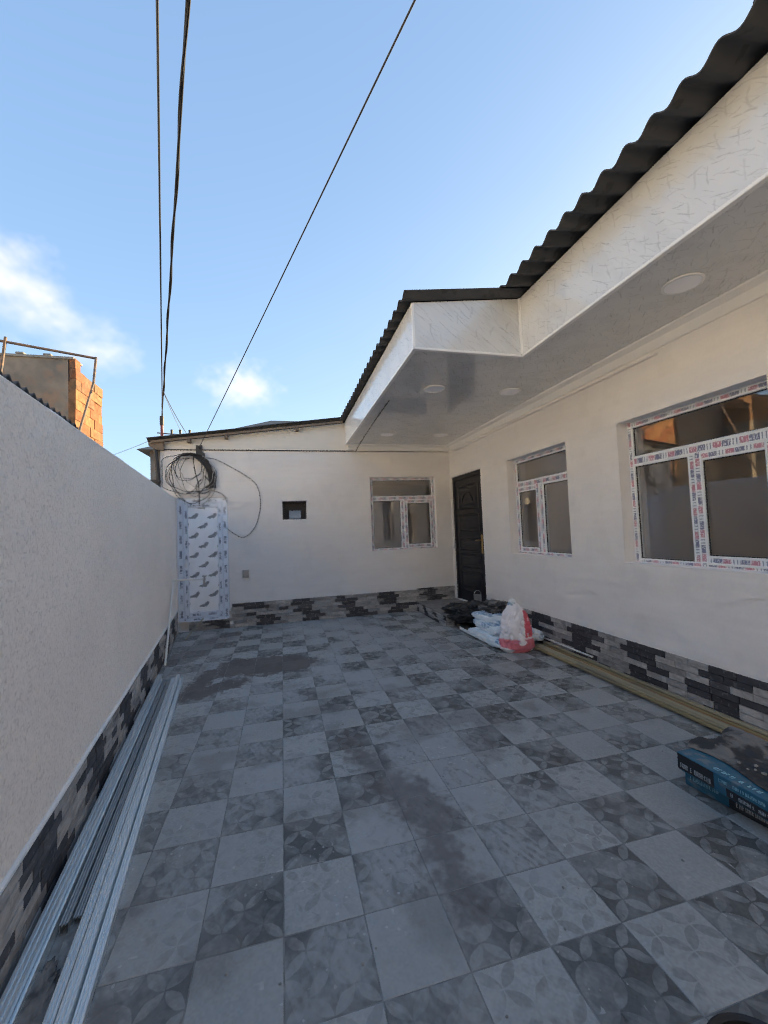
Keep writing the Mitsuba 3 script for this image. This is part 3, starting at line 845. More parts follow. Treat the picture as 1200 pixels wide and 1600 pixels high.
# trims: bottom edges and corners
tr = lambda *a: put(can, 'trim', rbox(*a, 0.003), 'white_trim')
tr(CX - 0.005, CX + 0.03, CY - 0.005, BY - 0.003, ZS - 0.0045, ZS + 0.018)
tr(CX + 0.031, FXX - 0.006, CY - 0.005, CY + 0.03, ZS - 0.0045, ZS + 0.018)
tr(FXX - 0.005, FXX + 0.03, -3.2, CY + 0.03, ZS - 0.0047, ZS + 0.018)
tr(CX - 0.004, CX + 0.018, CY - 0.004, CY + 0.018, ZS + 0.019, ft(CX) - 0.001)
tr(FXX - 0.018, FXX + 0.004, CY - 0.018, CY - 0.0005, ZS + 0.019, ft(FXX) - 0.001)
# cove between soffit and wall
cv = [(0.0, 0.0), (0.0, -0.105), (-0.012, -0.108), (-0.022, -0.085), (-0.045, -0.04), (-0.095, -0.018), (-0.102, -0.006), (-0.10, 0.0)]
cvp = sg.Polygon(cv)
cm = trimesh.creation.extrude_polygon(cvp, BY + 3.2 - 0.11, engine='earcut')
put(can, 'cove', xf(cm, [[1, 0, 0], [0, 0, -1], [0, 1, 0]], (HX - 0.0005, BY - 0.11, ZS - 0.0005)), 'white_trim', label='plain cove moulding where eaves meet the wall')
cm = trimesh.creation.extrude_polygon(cvp, HX - CX - 0.04, engine='earcut')
put(can, 'cove', xf(cm, [[0, 0, 1], [1, 0, 0], [0, 1, 0]], (CX + 0.035, BY - 0.0005, ZS - 0.0008)), 'white_trim')
put(house, 'conduit', tube([(HX - 0.014, y, 2.905 + 0.004 * math.sin(y * 1.7)) for y in np.linspace(2.72, BY - 0.02, 20)], 0.011, 6), 'house_stucco', label='thin painted conduit running under the cove')

# corrugated fibre-cement roof: sheets of six waves, rising away from the yard
WAVE = 0.171


def sheet(x0, x1, y0, nw, dz=0.0, amp=0.024, th=0.008, seg=10):
    n = int(nw * seg)
    ys = y0 + np.arange(n + 1) * WAVE / seg
    w = amp * np.cos((ys - 1.123) * 2 * np.pi / WAVE)
    vs = []
    for x in (x0, x1):
        for t in (0.0, -th):
            vs.append(np.c_[np.full(n + 1, x), ys, roof_z(x) + dz + w + t])
    v = np.vstack(vs)
    N = n + 1
    A, B, Cc, D = 0, N, 2 * N, 3 * N
    k = np.arange(n)
    quads = [np.c_[A + k, Cc + k, Cc + k + 1, A + k + 1], np.c_[B + k, B + k + 1, D + k + 1, D + k], np.c_[A + k, A + k + 1, B + k + 1, B + k], np.c_[Cc + k, D + k, D + k + 1, Cc + k + 1],
             np.array([[A, B, D, Cc], [A + n, Cc + n, D + n, B + n]])]
    return v, np.vstack(quads)


roofk = house + '__roof'
put(house, 'roof', cat([box(x, x + 0.06, -3.2, 11.3, roof_z(x + 0.03) - 0.10, roof_z(x + 0.03) - 0.034) for x in (2.40, 3.6, 4.8, 6.0)] + [box(x, x + 0.06, 3.35, 11.3, roof_z(x + 0.03) - 0.098, roof_z(x + 0.03) - 0.034) for x in (1.25,)]
                        + [box(x, x + 0.06, BY + 0.05, 11.3, roof_z(x + 0.03) - 0.098, roof_z(x + 0.03) - 0.034) for x in (-1.75, -0.3)]), 'old_timber', label='dark grey corrugated fibre cement roof on timber battens')
YR = 3.185
yy = 1.123 - 36 * WAVE
ri = 0
while yy < 11.0:
    nxt = yy + 6 * WAVE
    front = 1.95
    segs = []
    def runs(xs, y, nw):
        for a, (p, q) in enumerate(zip(xs[:-1], xs[1:])):
            put(roofk, 'sheet', sheet(p, q + (0.12 if a < len(xs) - 2 else 0), y, nw + 0.25, dz=0.009 * ((ri % 2) + 0.0) + 0.010 * (len(xs) - 2 - a) * 0 + (0.010 if a % 2 else 0.0)), 'roof_cement', smooth=50)
    if nxt <= YR + 0.02:
        runs([1.95, 3.65, 5.35, 7.05, 8.5], yy, 6)
    elif yy < YR:
        na = (YR - yy) / WAVE
        runs([1.95, 3.65, 5.35, 7.05, 8.5], yy, na - 0.26)
        nb = (nxt - YR) / WAVE
        runs([1.05, 2.75, 4.45, 6.15, 8.5], YR, nb)
    elif nxt <= 7.12:
        runs([1.05, 2.75, 4.45, 6.15, 8.5], yy, 6)
    elif yy < 7.08:
        na = (7.08 - yy) / WAVE
        runs([1.05, 2.75, 4.45, 6.15, 8.5], yy, na - 0.26)
        runs([-2.04, -0.4, 1.3, 3.0, 4.7, 6.4, 8.5], 7.08, (nxt - 7.08) / WAVE)
    else:
        runs([-2.04, -0.4, 1.3, 3.0, 4.7, 6.4, 8.5], yy, 6)
    yy = nxt
    ri += 1
# verge board and batten ends over the end wall, rafter end and bracket at its left corner
put(roofk, 'verge_board', hull([[x, y, roof_z(x) - o] for x in (-1.98, 1.10) for y in (7.10, 7.125) for o in (0.026, 0.062)]), 'old_timber')
for xx in (-1.45, -0.88, 0.28):
    put(roofk, 'batten_end', rbox(xx, xx + 0.05, 7.09, 7.30, roof_z(xx) - 0.115, roof_z(xx) - 0.064, 0.004), 'old_timber')
put(roofk, 'rafter_end', cat(hull([[x, y, z] for y in (7.13, 7.18) for x, z in ((-2.02, roof_z(-2.02) - 0.04), (-1.80, roof_z(-1.80) - 0.05), (-1.80, roof_z(-1.8) - 0.20), (-1.93, roof_z(-1.93) - 0.16), (-2.02, roof_z(-2.02) - 0.09))])), 'old_timber')
put(house, 'downpipe', tube(spline([(-1.93, 7.16, 2.95), (-1.915, 7.16, 2.80), (-1.90, 7.17, 2.55), (-1.90, 7.17, 2.2), (-1.90, 7.17, 1.5)], 16), 0.032, 8), 'dark_metal', smooth=40, label='dark downpipe at the left corner of the end wall')
put(house, 'downpipe_bracket', rbox(-2.0, -1.86, 7.12, 7.20, 2.40, 2.44, 0.004), 'dark_metal')

# ------------------------------------------------------------------ ceiling lights in the eaves
LIGHTS = [(2.615, 2.06, 'round white ceiling light in the eaves nearest the viewer, above the near window'), (1.69, 4.20, 'round white ceiling light behind the front corner of the boxed eaves'),
          (2.61, 4.17, 'round white ceiling light in the eaves close to the long wall, above the middle window'), (1.70, 6.33, 'round white ceiling light at the far end, left one of the last pair'),
          (2.62, 6.31, 'round white ceiling light at the far end, by the corner above the dark door')]
for lx, ly, lab in LIGHTS:
    k = thing('ceiling_light', lab, 'ceiling light', 'round lights in the eaves')
    prof = [(0.0, 0.0), (0.114, 0.0), (0.120, -0.004), (0.120, -0.010), (0.112, -0.014), (0.104, -0.014), (0.103, -0.010), (0.0, -0.010)]
    m = trimesh.creation.revolve(np.array(prof)[::-1], sections=40)
    put(k, 'rim', xf(m, None, (lx, ly, ZS - 0.0006)), 'white_trim', smooth=35)
    m = trimesh.creation.revolve(np.array([(0.0, -0.0145), (0.06, -0.0140), (0.1025, -0.0118), (0.1025, -0.0102)]), sections=40)
    put(k, 'diffuser', xf(m, None, (lx, ly, ZS - 0.0004)), 'diffuser', smooth=35)

# ------------------------------------------------------------------ the yard wall
wdir = np.array([WK, 1.0, 0.0]); wdir /= np.linalg.norm(wdir)
wout = np.array([wdir[1], -wdir[0], 0.0])
yard = thing('yard_wall', 'long grey-cream yard wall with rough spatter render, left of the yard', 'wall')
LW0, LW1 = -3.2, BY - 0.002
wtop = lambda y: 2.158 - 0.008 * (7.2 - max(y, 0))
vs = []
ny = 40
for y in np.linspace(LW0, LW1, ny):
    for o, z in ((0.0, -0.06), (0.0, wtop(y) - 0.008), (-0.008, wtop(y)), (-0.20, wtop(y) + 0.004), (-0.20, -0.06)):
        vs.append([wall_x(y) + o * wout[0], y + o * wout[1], z])
fs = []
for a in range(ny - 1):
    for b in range(5):
        p, q = a * 5 + b, a * 5 + (b + 1) % 5
        fs += [[p, q + 5, q], [p, p + 5, q + 5]]
fs += [[0, 1, 2], [0, 2, 3], [0, 3, 4]]
e = (ny - 1) * 5
fs += [[e, e + 2, e + 1], [e, e + 3, e + 2], [e, e + 4, e + 3]]
put(yard, 'render', trimesh.Trimesh(vs, fs, process=False), 'yard_stucco')
yo = np.array([wall_x(0.0), 0.0, 0.0])
skirting(yard, yo, wdir, wout, 1.15, 7.23, 0.0, 0.338, PATCH_BACK, 0.35)
kk = np.linspace(-3.1, 7.24, 60)
vs, fs = [], []
for s in kk:
    z = 0.340 + 0.002 * math.sin(s * 5.0)
    for o, dz in ((0.0, 0.0), (0.015, 0.0), (0.014, 0.010), (0.004, 0.017), (0.0, 0.0165)):
        vs.append(yo + wdir * s + wout * o + [0, 0, z + dz])
for a in range(len(kk) - 1):
    for b in range(4):
        p = a * 5 + b
        fs += [[p, p + 1, p + 6], [p, p + 6, p + 5]]
put(yard, 'skirting_trim', trimesh.Trimesh(vs, fs, process=False), 'white_trim', label='thin white strip along the skirting top')
put(yard, 'mortar_cap', tube([yo + wdir * s + wout * -0.035 + [0, 0, wtop(s) + 0.002 + 0.006 * math.sin(s * 7.3) * math.sin(s * 2.1)] for s in np.linspace(0, 7.2, 90)], 0.014, 7), 'house_stucco', smooth=60, label='uneven pale mortar bead along the wall top')

# ------------------------------------------------------------------ beyond the yard wall
shed = thing('neighbour_shed', 'low shed roofed in old corrugated sheet just behind the yard wall', 'shed')
nw = 26
seg = 8
for a in range(2):
    ys = 0.9 + a * 0.912 + np.arange(12 * seg + 1 + 2 * a) * 0.077 / seg
    v = []
    for o in (-0.06, -1.9):
        for t in (0.0, -0.008):
            v.append(np.array([[wall_x(y) + o, y, wtop(y) + 0.050 + 0.013 * math.cos(y * 2 * math.pi / 0.077) + (o + 0.06) * 0.12 + t + 0.006 * (a % 2)] for y in ys]))
    n = len(ys) - 1
    N = n + 1
    k = np.arange(n)
    q = np.vstack([np.c_[k, k + 1, 2 * N + k + 1, 2 * N + k], np.c_[N + k, 3 * N + k, 3 * N + k + 1, N + k + 1], np.c_[k, N + k, N + k + 1, k + 1], np.c_[2 * N + k, 2 * N + k + 1, 3 * N + k + 1, 3 * N + k]])
    put(shed, 'roof_sheet', (np.vstack(v), q), 'roof_cement', smooth=50)
put(shed, 'wall', cat(box(-3.0, -2.85, 0.95, 2.7, -0.06, 1.85), box(-2.85, -1.35, 2.55, 2.7, -0.06, 1.85), box(-2.85, -1.2, 0.95, 1.1, -0.06, 1.85)), 'old_plaster')

old = thing('old_building', 'weathered stone building with one sunlit orange side, over the yard wall', 'building')
BXE, BYN, BYF = -3.60, 8.52, 9.68
put(old, 'plaster_wall', cat(box(-8.5, BXE - 0.12, BYN, BYN + 0.3, -0.06, 4.86), box(-8.5, -8.2, BYN + 0.3, BYF, -0.06, 4.7), box(-8.2, BXE - 0.12, BYF - 0.25, BYF - 0.01, -0.06, 4.45)), 'old_plaster', label='shaded grey plaster wall stained brown near its top')
oldw = put(old, 'stone_wall', box(BXE - 0.12, BXE - 0.025, BYN, BYF, -0.06, 4.45), 'limestone_c', label='sunlit orange stone side')
z = -0.05
row = 0
while z < 5.0:
    y = BYN - (0.18 if row % 2 else 0.0)
    while y < BYF:
        a, b = max(y, BYN), min(y + 0.385, BYF)
        ztop = 5.02 - 0.34 * (a - BYN) / 1.16 - 0.09 * rng.random()
        if b - a > 0.05 and z + 0.19 < ztop and z > 1.7:
            pr = rng.uniform(-0.004, 0.022)
            put(oldw, 'block', rbox(BXE - 0.10, BXE + pr - 0.012, a + 0.002, b - 0.002, z + 0.002, z + 0.1885, 0.004), rng.choice(('limestone', 'limestone', 'limestone_b', 'limestone_b', 'limestone_c', 'limestone_d')))
        y += 0.385
    z += 0.19
    row += 1
put(old, 'coping', cat(hull([[x, y, z] for x in (-8.55, BXE - 0.02) for y in (BYN - 0.03, BYN + 0.32) for z in (4.861, 4.90)]), *[rbox(a, a + 0.13, BYN - 0.04, BYN + 0.2, 4.902, 4.902 + 0.02 + 0.03 * rng.random(), 0.01) for a in np.arange(-8.3, -4.0, 0.42)]), 'rubble')
put(old, 'wing_wall', cat(box(-7.6, -5.27, 7.75, BYN - 0.04, -0.06, 3.95)), 'old_plaster')
put(old, 'wing_top', cat(box(-7.58, -5.29, 7.77, BYN - 0.06, 3.951, 4.62)), 'limestone_c')

nh = thing('neighbour_house', 'plastered two storey house left of the shed, outside the view, catching the low sun', 'house')
put(nh, 'wall', m3.Manifold.cube([6.0, 10.0, 5.86]).translate([-12.3, -5.0, -0.06]) - mbox(-6.5, -6.2, -3.4, -2.2, 1.0, 2.3) - mbox(-6.5, -6.2, 0.4, 1.6, 1.0, 2.3) - mbox(-6.5, -6.2, -3.4, -2.2, 3.6, 4.9) - mbox(-6.5, -6.2, 0.4, 1.6, 3.6, 4.9), 'town_plaster')
put(nh, 'roof', hull([[-12.7, -5.4, 5.802], [-5.9, -5.4, 5.802], [-12.7, 5.4, 5.802], [-5.9, 5.4, 5.802], [-9.3, -2.5, 7.0], [-9.3, 2.5, 7.0]]), 'far_roof')
for wy in (-3.4, 0.4):
    for wz in (1.0, 3.6):
        put(nh, 'window', box(-6.42, -6.40, wy + 0.002, wy + 1.198, wz + 0.002, wz + 1.298), 'dark_metal')
sh = thing('street_house', 'pale plastered house across the lane behind the viewer, facing the low sun', 'house')
put(sh, 'wall', m3.Manifold.cube([22.0, 6.0, 6.06]).translate([-12.0, -14.5, -0.06]) - mbox(-6.0, -4.8, -8.7, -8.4, 1.0, 2.4) - mbox(-1.0, 0.2, -8.7, -8.4, 1.0, 2.4) - mbox(4.0, 5.2, -8.7, -8.4, 1.0, 2.4) - mbox(-6.0, -4.8, -8.7, -8.4, 3.8, 5.2) - mbox(-1.0, 0.2, -8.7, -8.4, 3.8, 5.2) - mbox(4.0, 5.2, -8.7, -8.4, 3.8, 5.2), 'town_plaster')
put(sh, 'roof', hull([[-12.4, -14.9, 6.002], [10.4, -14.9, 6.002], [-12.4, -8.1, 6.002], [10.4, -8.1, 6.002], [-9.0, -11.5, 7.3], [7.0, -11.5, 7.3]]), 'far_roof')
for wx in (-6.0, -1.0, 4.0):
    for wz in (1.0, 3.8):
        put(sh, 'window', box(wx + 0.002, wx + 1.198, -8.66, -8.64, wz + 0.002, wz + 1.398), 'dark_metal')

pf = thing('pipe_frame', 'rusty bent pipe frame standing above the yard wall, before the old building', 'pipe frame')
put(pf, 'top_bar', tube([(-3.42, 6.10, 4.10), (-2.50, 6.52, 4.105)], 0.018, 8), 'rusty_pipe', smooth=40)
put(pf, 'drop_bar', tube([(-2.50, 6.52, 4.12), (-2.515, 6.47, 3.73)], 0.018, 8), 'rusty_pipe', smooth=40)
put(pf, 'brace', tube([(-2.512, 6.48, 3.76), (-2.58, 6.20, 2.98), (-2.64, 5.95, 2.2), (-2.66, 5.9, 1.3)], 0.016, 8), 'rusty_pipe', smooth=40)
put(pf, 'post', tube([(-3.36, 6.12, 4.16), (-3.41, 6.12, 3.72), (-3.52, 6.12, 2.6), (-3.56, 6.12, 1.3)], 0.018, 8), 'rusty_pipe', smooth=40, label='paler left post')

fh = thing('far_house', 'grey roofed house whose ridge just shows above the end wall', 'house')
put(fh, 'wall', box(-4.0, 6.0, 14.3, 20.0, -0.06, 4.3), 'old_plaster')
put(fh, 'roof', hull([[-4.3, 14.0, 4.302], [6.3, 14.0, 4.302], [-4.3, 20.3, 4.302], [6.3, 20.3, 4.302], [-0.3, 17.0, 6.12], [0.9, 17.0, 6.12]]), 'far_roof')

# ------------------------------------------------------------------ overhead cables and mast
mast = thing('cable_mast', 'short dark and red mast with insulators on the end roof, cables tied to it', 'mast')
put(mast, 'pole', tube([(-2.04, 8.0, 3.00), (-2.04, 8.0, 3.62)], 0.026, 8), 'red_paint', smooth=40)
put(mast, 'cap', tube([(-2.04, 8.0, 3.54), (-2.04, 8.0, 3.70)], 0.034, 10), 'dark_metal', smooth=40)
put(mast, 'cross_arm', tube([(-2.12, 8.0, 3.40), (-1.55, 8.02, 3.36)], 0.012, 6), 'grey_metal')
for xx in (-1.88, -1.74, -1.58):
    put(mast, 'insulator', tube([(xx, 8.0, 3.33), (xx, 8.0, 3.36), (xx, 8.0, 3.39), (xx, 8.0, 3.46)], [0.022, 0.03, 0.018, 0.024], 8), 'dark_metal')


def sagged(a, b, sag, n=40):
    a, b = np.array(a), np.array(b)
    t = np.linspace(0, 1, n)[:, None]
    return a + (b - a) * t - np.array([0, 0, 1.0]) * 4 * sag * t * (1 - t)


k = put(None, 'power_cable', tube(sagged((-2.04, 8.0, 3.68), (2.42, -7.7, 6.03), 0.05, 80), 0.0100, 7), 'rubber', smooth=60)
tag(k, 'thick twisted black power cable overhead, right one of the close pair', 'cable')
pts = sagged((-2.04, 8.0, 3.68), (2.42, -7.7, 6.03), 0.05, 260)
ang = np.arange(260) * 0.33
put(k, 'second_strand', tube(pts + 0.009 * np.c_[np.cos(ang), 0 * ang, np.sin(ang)], 0.009, 6), 'rubber', smooth=60)
k = put(None, 'thin_cable', tube(sagged((-2.03, 8.0, 3.64), (1.98, -7.7, 6.01), 0.03, 80), 0.0080, 7), 'grey_cable', smooth=60)
tag(k, 'thin dark overhead cable, left one of the close pair', 'cable')
k = put(None, 'service_wire', tube(sagged((-1.277, 7.13, 2.95), (4.06, -7.7, 5.92), 0.06, 80), 0.0055, 6), 'grey_cable', smooth=60)
tag(k, 'single service wire slanting up right across the sky from the end wall', 'cable')
k = put(None, 'drop_wire', tube(sagged((-1.75, 6.95, 3.825), (-1.46, 7.1, 3.20), 0.03, 20), 0.005, 6), 'grey_cable', smooth=60)
tag(k, 'short thin wire dropping from the thick cable to the end wall roof edge', 'cable')
k = put(None, 'drop_wire', tube(sagged((-1.75, 6.95, 3.825), (-1.74, 8.0, 3.46), 0.02, 20), 0.004, 6), 'pale_cable', smooth=60)
tag(k, 'faint pale wire dropping from the thick cable to the mast arm', 'cable')
k = put(None, 'far_wire', tube(sagged((-2.4, 9.5, 3.72), (-7.0, 16.0, 4.1), 0.1, 20), 0.006, 5), 'pale_cable')
tag(k, 'faint wire low in the sky between the old building and the end wall', 'cable')

# ------------------------------------------------------------------ things on the end wall
hook = thing('cable_bracket', 'small dark bracket on the end wall from which the cable coil hangs', 'bracket')
put(hook, 'plate', rbox(-1.33, -1.23, BY - 0.024, BY - 0.0225, 2.86, 3.01, 0.0005), 'dark_metal')
put(hook, 'arm', tube([(-1.28, BY - 0.02, 2.96), (-1.275, BY - 0.07, 2.955), (-1.27, BY - 0.09, 2.99)], 0.010, 7), 'dark_metal')
put(hook, 'clamp', rbox(-1.31, -1.19, BY - 0.085, BY - 0.03, 2.80, 2.875, 0.006), 'dark_metal')

coil = thing('cable_coil', 'tangled coil of black and grey cable hanging above the white wrapped door', 'cable coil')
r3 = random.Random(5)
for i in range(10):
    big = i < 6
    cx = -1.46 + r3.uniform(-0.05, 0.05) + (0.04 if not big else 0)
    topz = 2.86 - r3.uniform(0, 0.05)
    ra = r3.uniform(0.27, 0.39) if big else r3.uniform(0.16, 0.26)
    rb = r3.uniform(0.30, 0.40) if big else r3.uniform(0.2, 0.32)
    tilt = r3.uniform(-0.35, 0.35)
    pts = []
    n = 44
    for a in range(n + 1):
        t = a / n * 2 * math.pi * 1.02 + math.pi / 2
        wob = 1 + 0.06 * math.sin(3 * t + i) + 0.03 * math.sin(7 * t + 2 * i)
        x = cx + ra * wob * math.cos(t)
        zz = (topz - rb) + rb * wob * math.sin(t)
        x2 = cx + (x - cx) * math.cos(tilt) - (zz - topz) * math.sin(tilt)
        z2 = topz + (zz - topz) * math.cos(tilt) + (x - cx) * math.sin(tilt) * 0.6
        pts.append((max(x2, -1.83), BY - 0.03 - 0.008 * i - 0.012 * math.sin(2 * t + i), z2))
    put(coil, 'loop', tube(pts, 0.0058 if i % 3 else 0.0042, 6), ('rubber', 'grey_cable', 'rubber', 'pale_cable')[i % 4], smooth=60)
# the thick bundle on the upper right of the coil
for i in range(7):
    o = 0.012 * (i - 3)
    put(coil, 'bundle_strand', tube(spline([(-1.52, BY - 0.06, 2.845 + o * 0.6), (-1.38, BY - 0.075 - abs(o), 2.84 + o * 0.5), (-1.22 + o, BY - 0.085, 2.76 + o), (-1.13 + o, BY - 0.08, 2.60), (-1.09 + o, BY - 0.06, 2.45 + o * 2), (-1.11 + o * 2, BY - 0.05, 2.30)], 30), 0.0085, 6), 'rubber', smooth=60)
put(coil, 'tail', tube(spline([(-1.36, BY - 0.09, 2.82), (-1.345, BY - 0.08, 2.6), (-1.30, BY - 0.075, 2.4), (-1.285, BY - 0.07, 2.2), (-1.29, BY - 0.06, 2.03)], 24), 0.008, 6), 'rubber', smooth=60)
put(coil, 'tail', tube(spline([(-1.25, BY - 0.06, 2.45), (-1.33, BY - 0.07, 2.33), (-1.28, BY - 0.08, 2.22), (-1.14, BY - 0.07, 2.24), (-1.12, BY - 0.06, 2.38), (-1.2, BY - 0.05, 2.5)], 30), 0.008, 6), 'rubber', smooth=60)
put(coil, 'tail', tube(spline([(-1.1, BY - 0.04, 2.26), (-0.98, BY - 0.03, 2.22), (-0.90, BY - 0.025, 2.15), (-0.875, BY - 0.02, 2.06)], 20), 0.0065, 6), 'grey_cable', smooth=60)

k = put(None, 'loose_cable', tube(spline([(-1.24, BY - 0.08, 2.80), (-1.05, BY - 0.03, 2.78), (-0.85, BY - 0.02, 2.68), (-0.62, BY - 0.018, 2.54), (-0.42, BY - 0.018, 2.38), (-0.345, BY - 0.018, 2.16), (-0.36, BY - 0.018, 1.86), (-0.46, BY - 0.018, 1.60), (-0.62, BY - 0.018, 1.47), (-0.76, BY - 0.018, 1.53), (-0.90, BY - 0.02, 1.64)], 80), 0.0052, 6), 'grey_cable', smooth=60)
tag(k, 'single long cable loop drooping right of the coil down to the wrapped door', 'cable')

sk = thing('wall_socket', 'small grey socket box low on the end wall right of the wrapped door', 'socket')
put(sk, 'box', rbox(-0.655, -0.555, BY - 0.035, BY - 0.0005, 0.80, 0.93, 0.006), 'pale_cable')
put(sk, 'cover', rbox(-0.64, -0.57, BY - 0.042, BY - 0.0355, 0.82, 0.915, 0.004), 'grey_metal')
k = put(None, 'eaves_cable', tube(spline([(1.288, 4.65, ZS - 0.006), (1.30, 5.4, ZS - 0.020), (1.315, 6.2, ZS - 0.045), (1.325, 6.9, ZS - 0.085), (1.33, BY - 0.03, 2.935)], 30), 0.008, 6), 'grey_cable', smooth=60)
tag(k, 'dark cable along the underside of the boxed eaves to the end wall strip', 'cable')

# standpipe at the far left corner
sp = thing('water_pipe', 'thin white water pipe with tap leaning in the far left corner by the wrapped door', 'water pipe')
put(sp, 'riser', tube(spline([(-1.385, 5.39, 0.0), (-1.45, 5.85, 0.36), (-1.505, 6.25, 0.70), (-1.53, 6.45, 0.89)], 16), 0.013, 8), 'white_pipe', smooth=50)
put(sp, 'elbow', trimesh.creation.icosphere(2, 0.021).apply_translation([-1.53, 6.45, 0.90]), 'white_pipe', smooth=True)
put(sp, 'arm', tube([(-1.53, 6.45, 0.90), (-1.10, 6.50, 0.885)], 0.013, 8), 'white_pipe', smooth=50)
put(sp, 'tap', cat(tube([(-1.12, 6.50, 0.885), (-1.12, 6.44, 0.88), (-1.12, 6.43, 0.80)], 0.014, 8), tube([(-1.15, 6.48, 0.93), (-1.09, 6.48, 0.93)], 0.009, 8), tube([(-1.12, 6.48, 0.89), (-1.12, 6.48, 0.93)], 0.010, 8)), 'grey_metal', smooth=50)
st = put(None, 'thin_lath', tube([(-1.42, 6.62, 0.012), (-1.26, 7.14, 0.20)], 0.012, 4), 'wood_pale')
tag(st, 'thin pale stick leaning on the threshold under the wrapped door', 'stick')

# ------------------------------------------------------------------ galvanised profiles along the yard wall
def channel(w, h, th=0.0014, lip=0.008, ribs=True):
    """Section of a steel drywall profile, web up: polygon in (n, z)."""
    top = h
    web = [(0.0, lip * 0), (0.0, top)]
    if ribs:
        web += [(w * 0.20, top), (w * 0.23, top - 0.006), (w * 0.36, top - 0.006), (w * 0.39, top), (w * 0.61, top), (w * 0.64, top - 0.006), (w * 0.77, top - 0.006), (w * 0.80, top)]
    web += [(w, top), (w, 0.0)]
    line = sg.LineString([(lip, 0.001)] + web + [(w - lip, 0.001)])
    return line.buffer(th / 2, cap_style=2, join_style=2)


PR = [  # offset from the yard wall to the left edge, width, base height, height, start and end along the wall, bright, label
    (0.247, 0.030, 0.002, 0.030, 0.55, 4.78, True, 'outermost galvanised profile of the bundle, on the open floor side'),
    (0.205, 0.034, 0.003, 0.052, 0.62, 4.83, True, 'second galvanised profile from the open floor side of the bundle'),
    (0.165, 0.030, 0.003, 0.036, 0.60, 4.80, True, 'third galvanised profile from the open floor side, beside the short dull ones'),
    (0.128, 0.026, 0.002, 0.024, 1.93, 4.86, False, 'short dull profile with cut end showing, right one of the two short ones'),
    (0.092, 0.028, 0.002, 0.034, 1.90, 4.80, False, 'short dull profile with cut end showing, left one of the two short ones'),
    (0.058, 0.024, 0.002, 0.046, 0.88, 4.82, True, 'full length profile left of the short dull ones, lying on the tiles'),
    (0.030, 0.040, 0.054, 0.026, 0.90, 4.86, True, 'bright profile lying on top of the pile next to the yard wall'),
    (0.016, 0.034, 0.003, 0.050, 0.85, 4.84, True, 'bottom profile tight against the yard wall skirting, under the top one'),
]
for o, w, zb, h, s0, s1, bright, lab in PR:
    sec = channel(w, h)
    m = trimesh.creation.extrude_polygon(sec, s1 - s0, engine='earcut')
    R = np.array([wout, [0, 0, 1.0], wdir]).T
    tw = rng.uniform(-0.004, 0.004)
    k = thing('steel_profile', lab, 'steel profile', 'galvanised steel profiles along the yard wall')
    put(k, 'channel', xf(m, R @ np.eye(3), yo + wdir * s0 + wout * (o + 0.018) + np.array([0, 0, zb])), 'zinc' if bright else 'zinc_dull')
sc = thing('scrap_bag', 'crumpled dark dusty plastic scrap between the near profile ends', 'plastic scrap')


def crumple(rx, ry, rz, seed, sub=4, amp=0.35, freq=3.0):
    m = trimesh.creation.icosphere(sub)
    v = np.asarray(m.vertices).copy()
    n = meshkit.fbm(v * freq + seed * 7.1, 4, seed) - 0.5
    r = np.abs(meshkit.noise(v * freq * 1.7 + seed * 3.3, seed + 5) - 0.5) * 2
    v *= (1 + amp * 2 * n - amp * 0.6 * (1 - r) ** 3)[:, None]
    v *= [rx, ry, rz]
    v[:, 2] = np.maximum(v[:, 2], -rz * 0.55)
    v[:, 2] += rz * 0.55
    m.vertices = v
    return m


c0 = yo + wdir * 1.60 + wout * 0.125
put(sc, 'sheet', xf(crumple(0.055, 0.16, 0.022, 3), rotz(0.1), c0 + [0, 0, 0.002]), 'dusty_plastic', smooth=40)

# ------------------------------------------------------------------ boards along the long wall
BD = [  # x0, x1, z0, z1, y0, y1, tilt, material, label
    (2.872, 2.968, 0.020, 0.036, 0.9, 4.36, 0.0, 'wood_yellow', 'outermost bottom board of the pile, edge over the open floor'),
    (2.972, 3.066, 0.004, 0.024, 0.8, 4.40, 0.0, 'wood_pale', 'middle bottom board of the pile by the long wall'),
    (3.070, 3.112, 0.004, 0.022, 1.0, 4.45, 0.0, 'wood_yellow', 'narrow bottom board of the pile tight against the brick skirting'),
    (2.897, 2.962, 0.037, 0.050, 1.1, 4.38, 0.01, 'wood_pale', 'pale board of the upper layer on the floor side'),
    (2.966, 3.000, 0.026, 0.050, 1.05, 4.30, 0.0, 'wood_orange', 'narrow orange-brown lath along the middle of the pile'),
    (3.004, 3.046, 0.026, 0.044, 1.2, 4.42, 0.0, 'wood_yellow', 'yellow upper board next to the orange lath'),
    (3.048, 3.112, 0.046, 0.062, 0.9, 4.44, -0.012, 'wood_pale', 'topmost pale board leaning on the brick skirting'),
]
for x0, x1, z0, z1, y0, y1, tl, m, lab in BD:
    k = put(None, 'wooden_board', hull([[x + sx * c, y, z + (tl if x == x1 else 0) + sz * c2] for x, sx in ((x0, 1), (x1, -1)) for y in (y0, y1) for z, sz in ((z0, 1), (z1, -1)) for c, c2 in ((0.002, 0), (0, 0.002))]), m)
    tag(k, lab, 'board', 'wooden boards along the long wall')
k = put(None, 'white_strip', rbox(3.098, 3.113, 3.68, 4.60, 0.080, 0.096, 0.002), 'white_trim')
tag(k, 'white plastic strip lying against the skirting, at the far end of the boards', 'plastic strip')
for yb in (1.6, 3.0, 4.0):
    pass
k = put(None, 'support_lath', rbox(2.88, 2.966, 2.18, 2.205, 0.001, 0.0195, 0.001), 'wood_dark')
tag(k, 'dark lath under the near part of the board pile', 'lath')

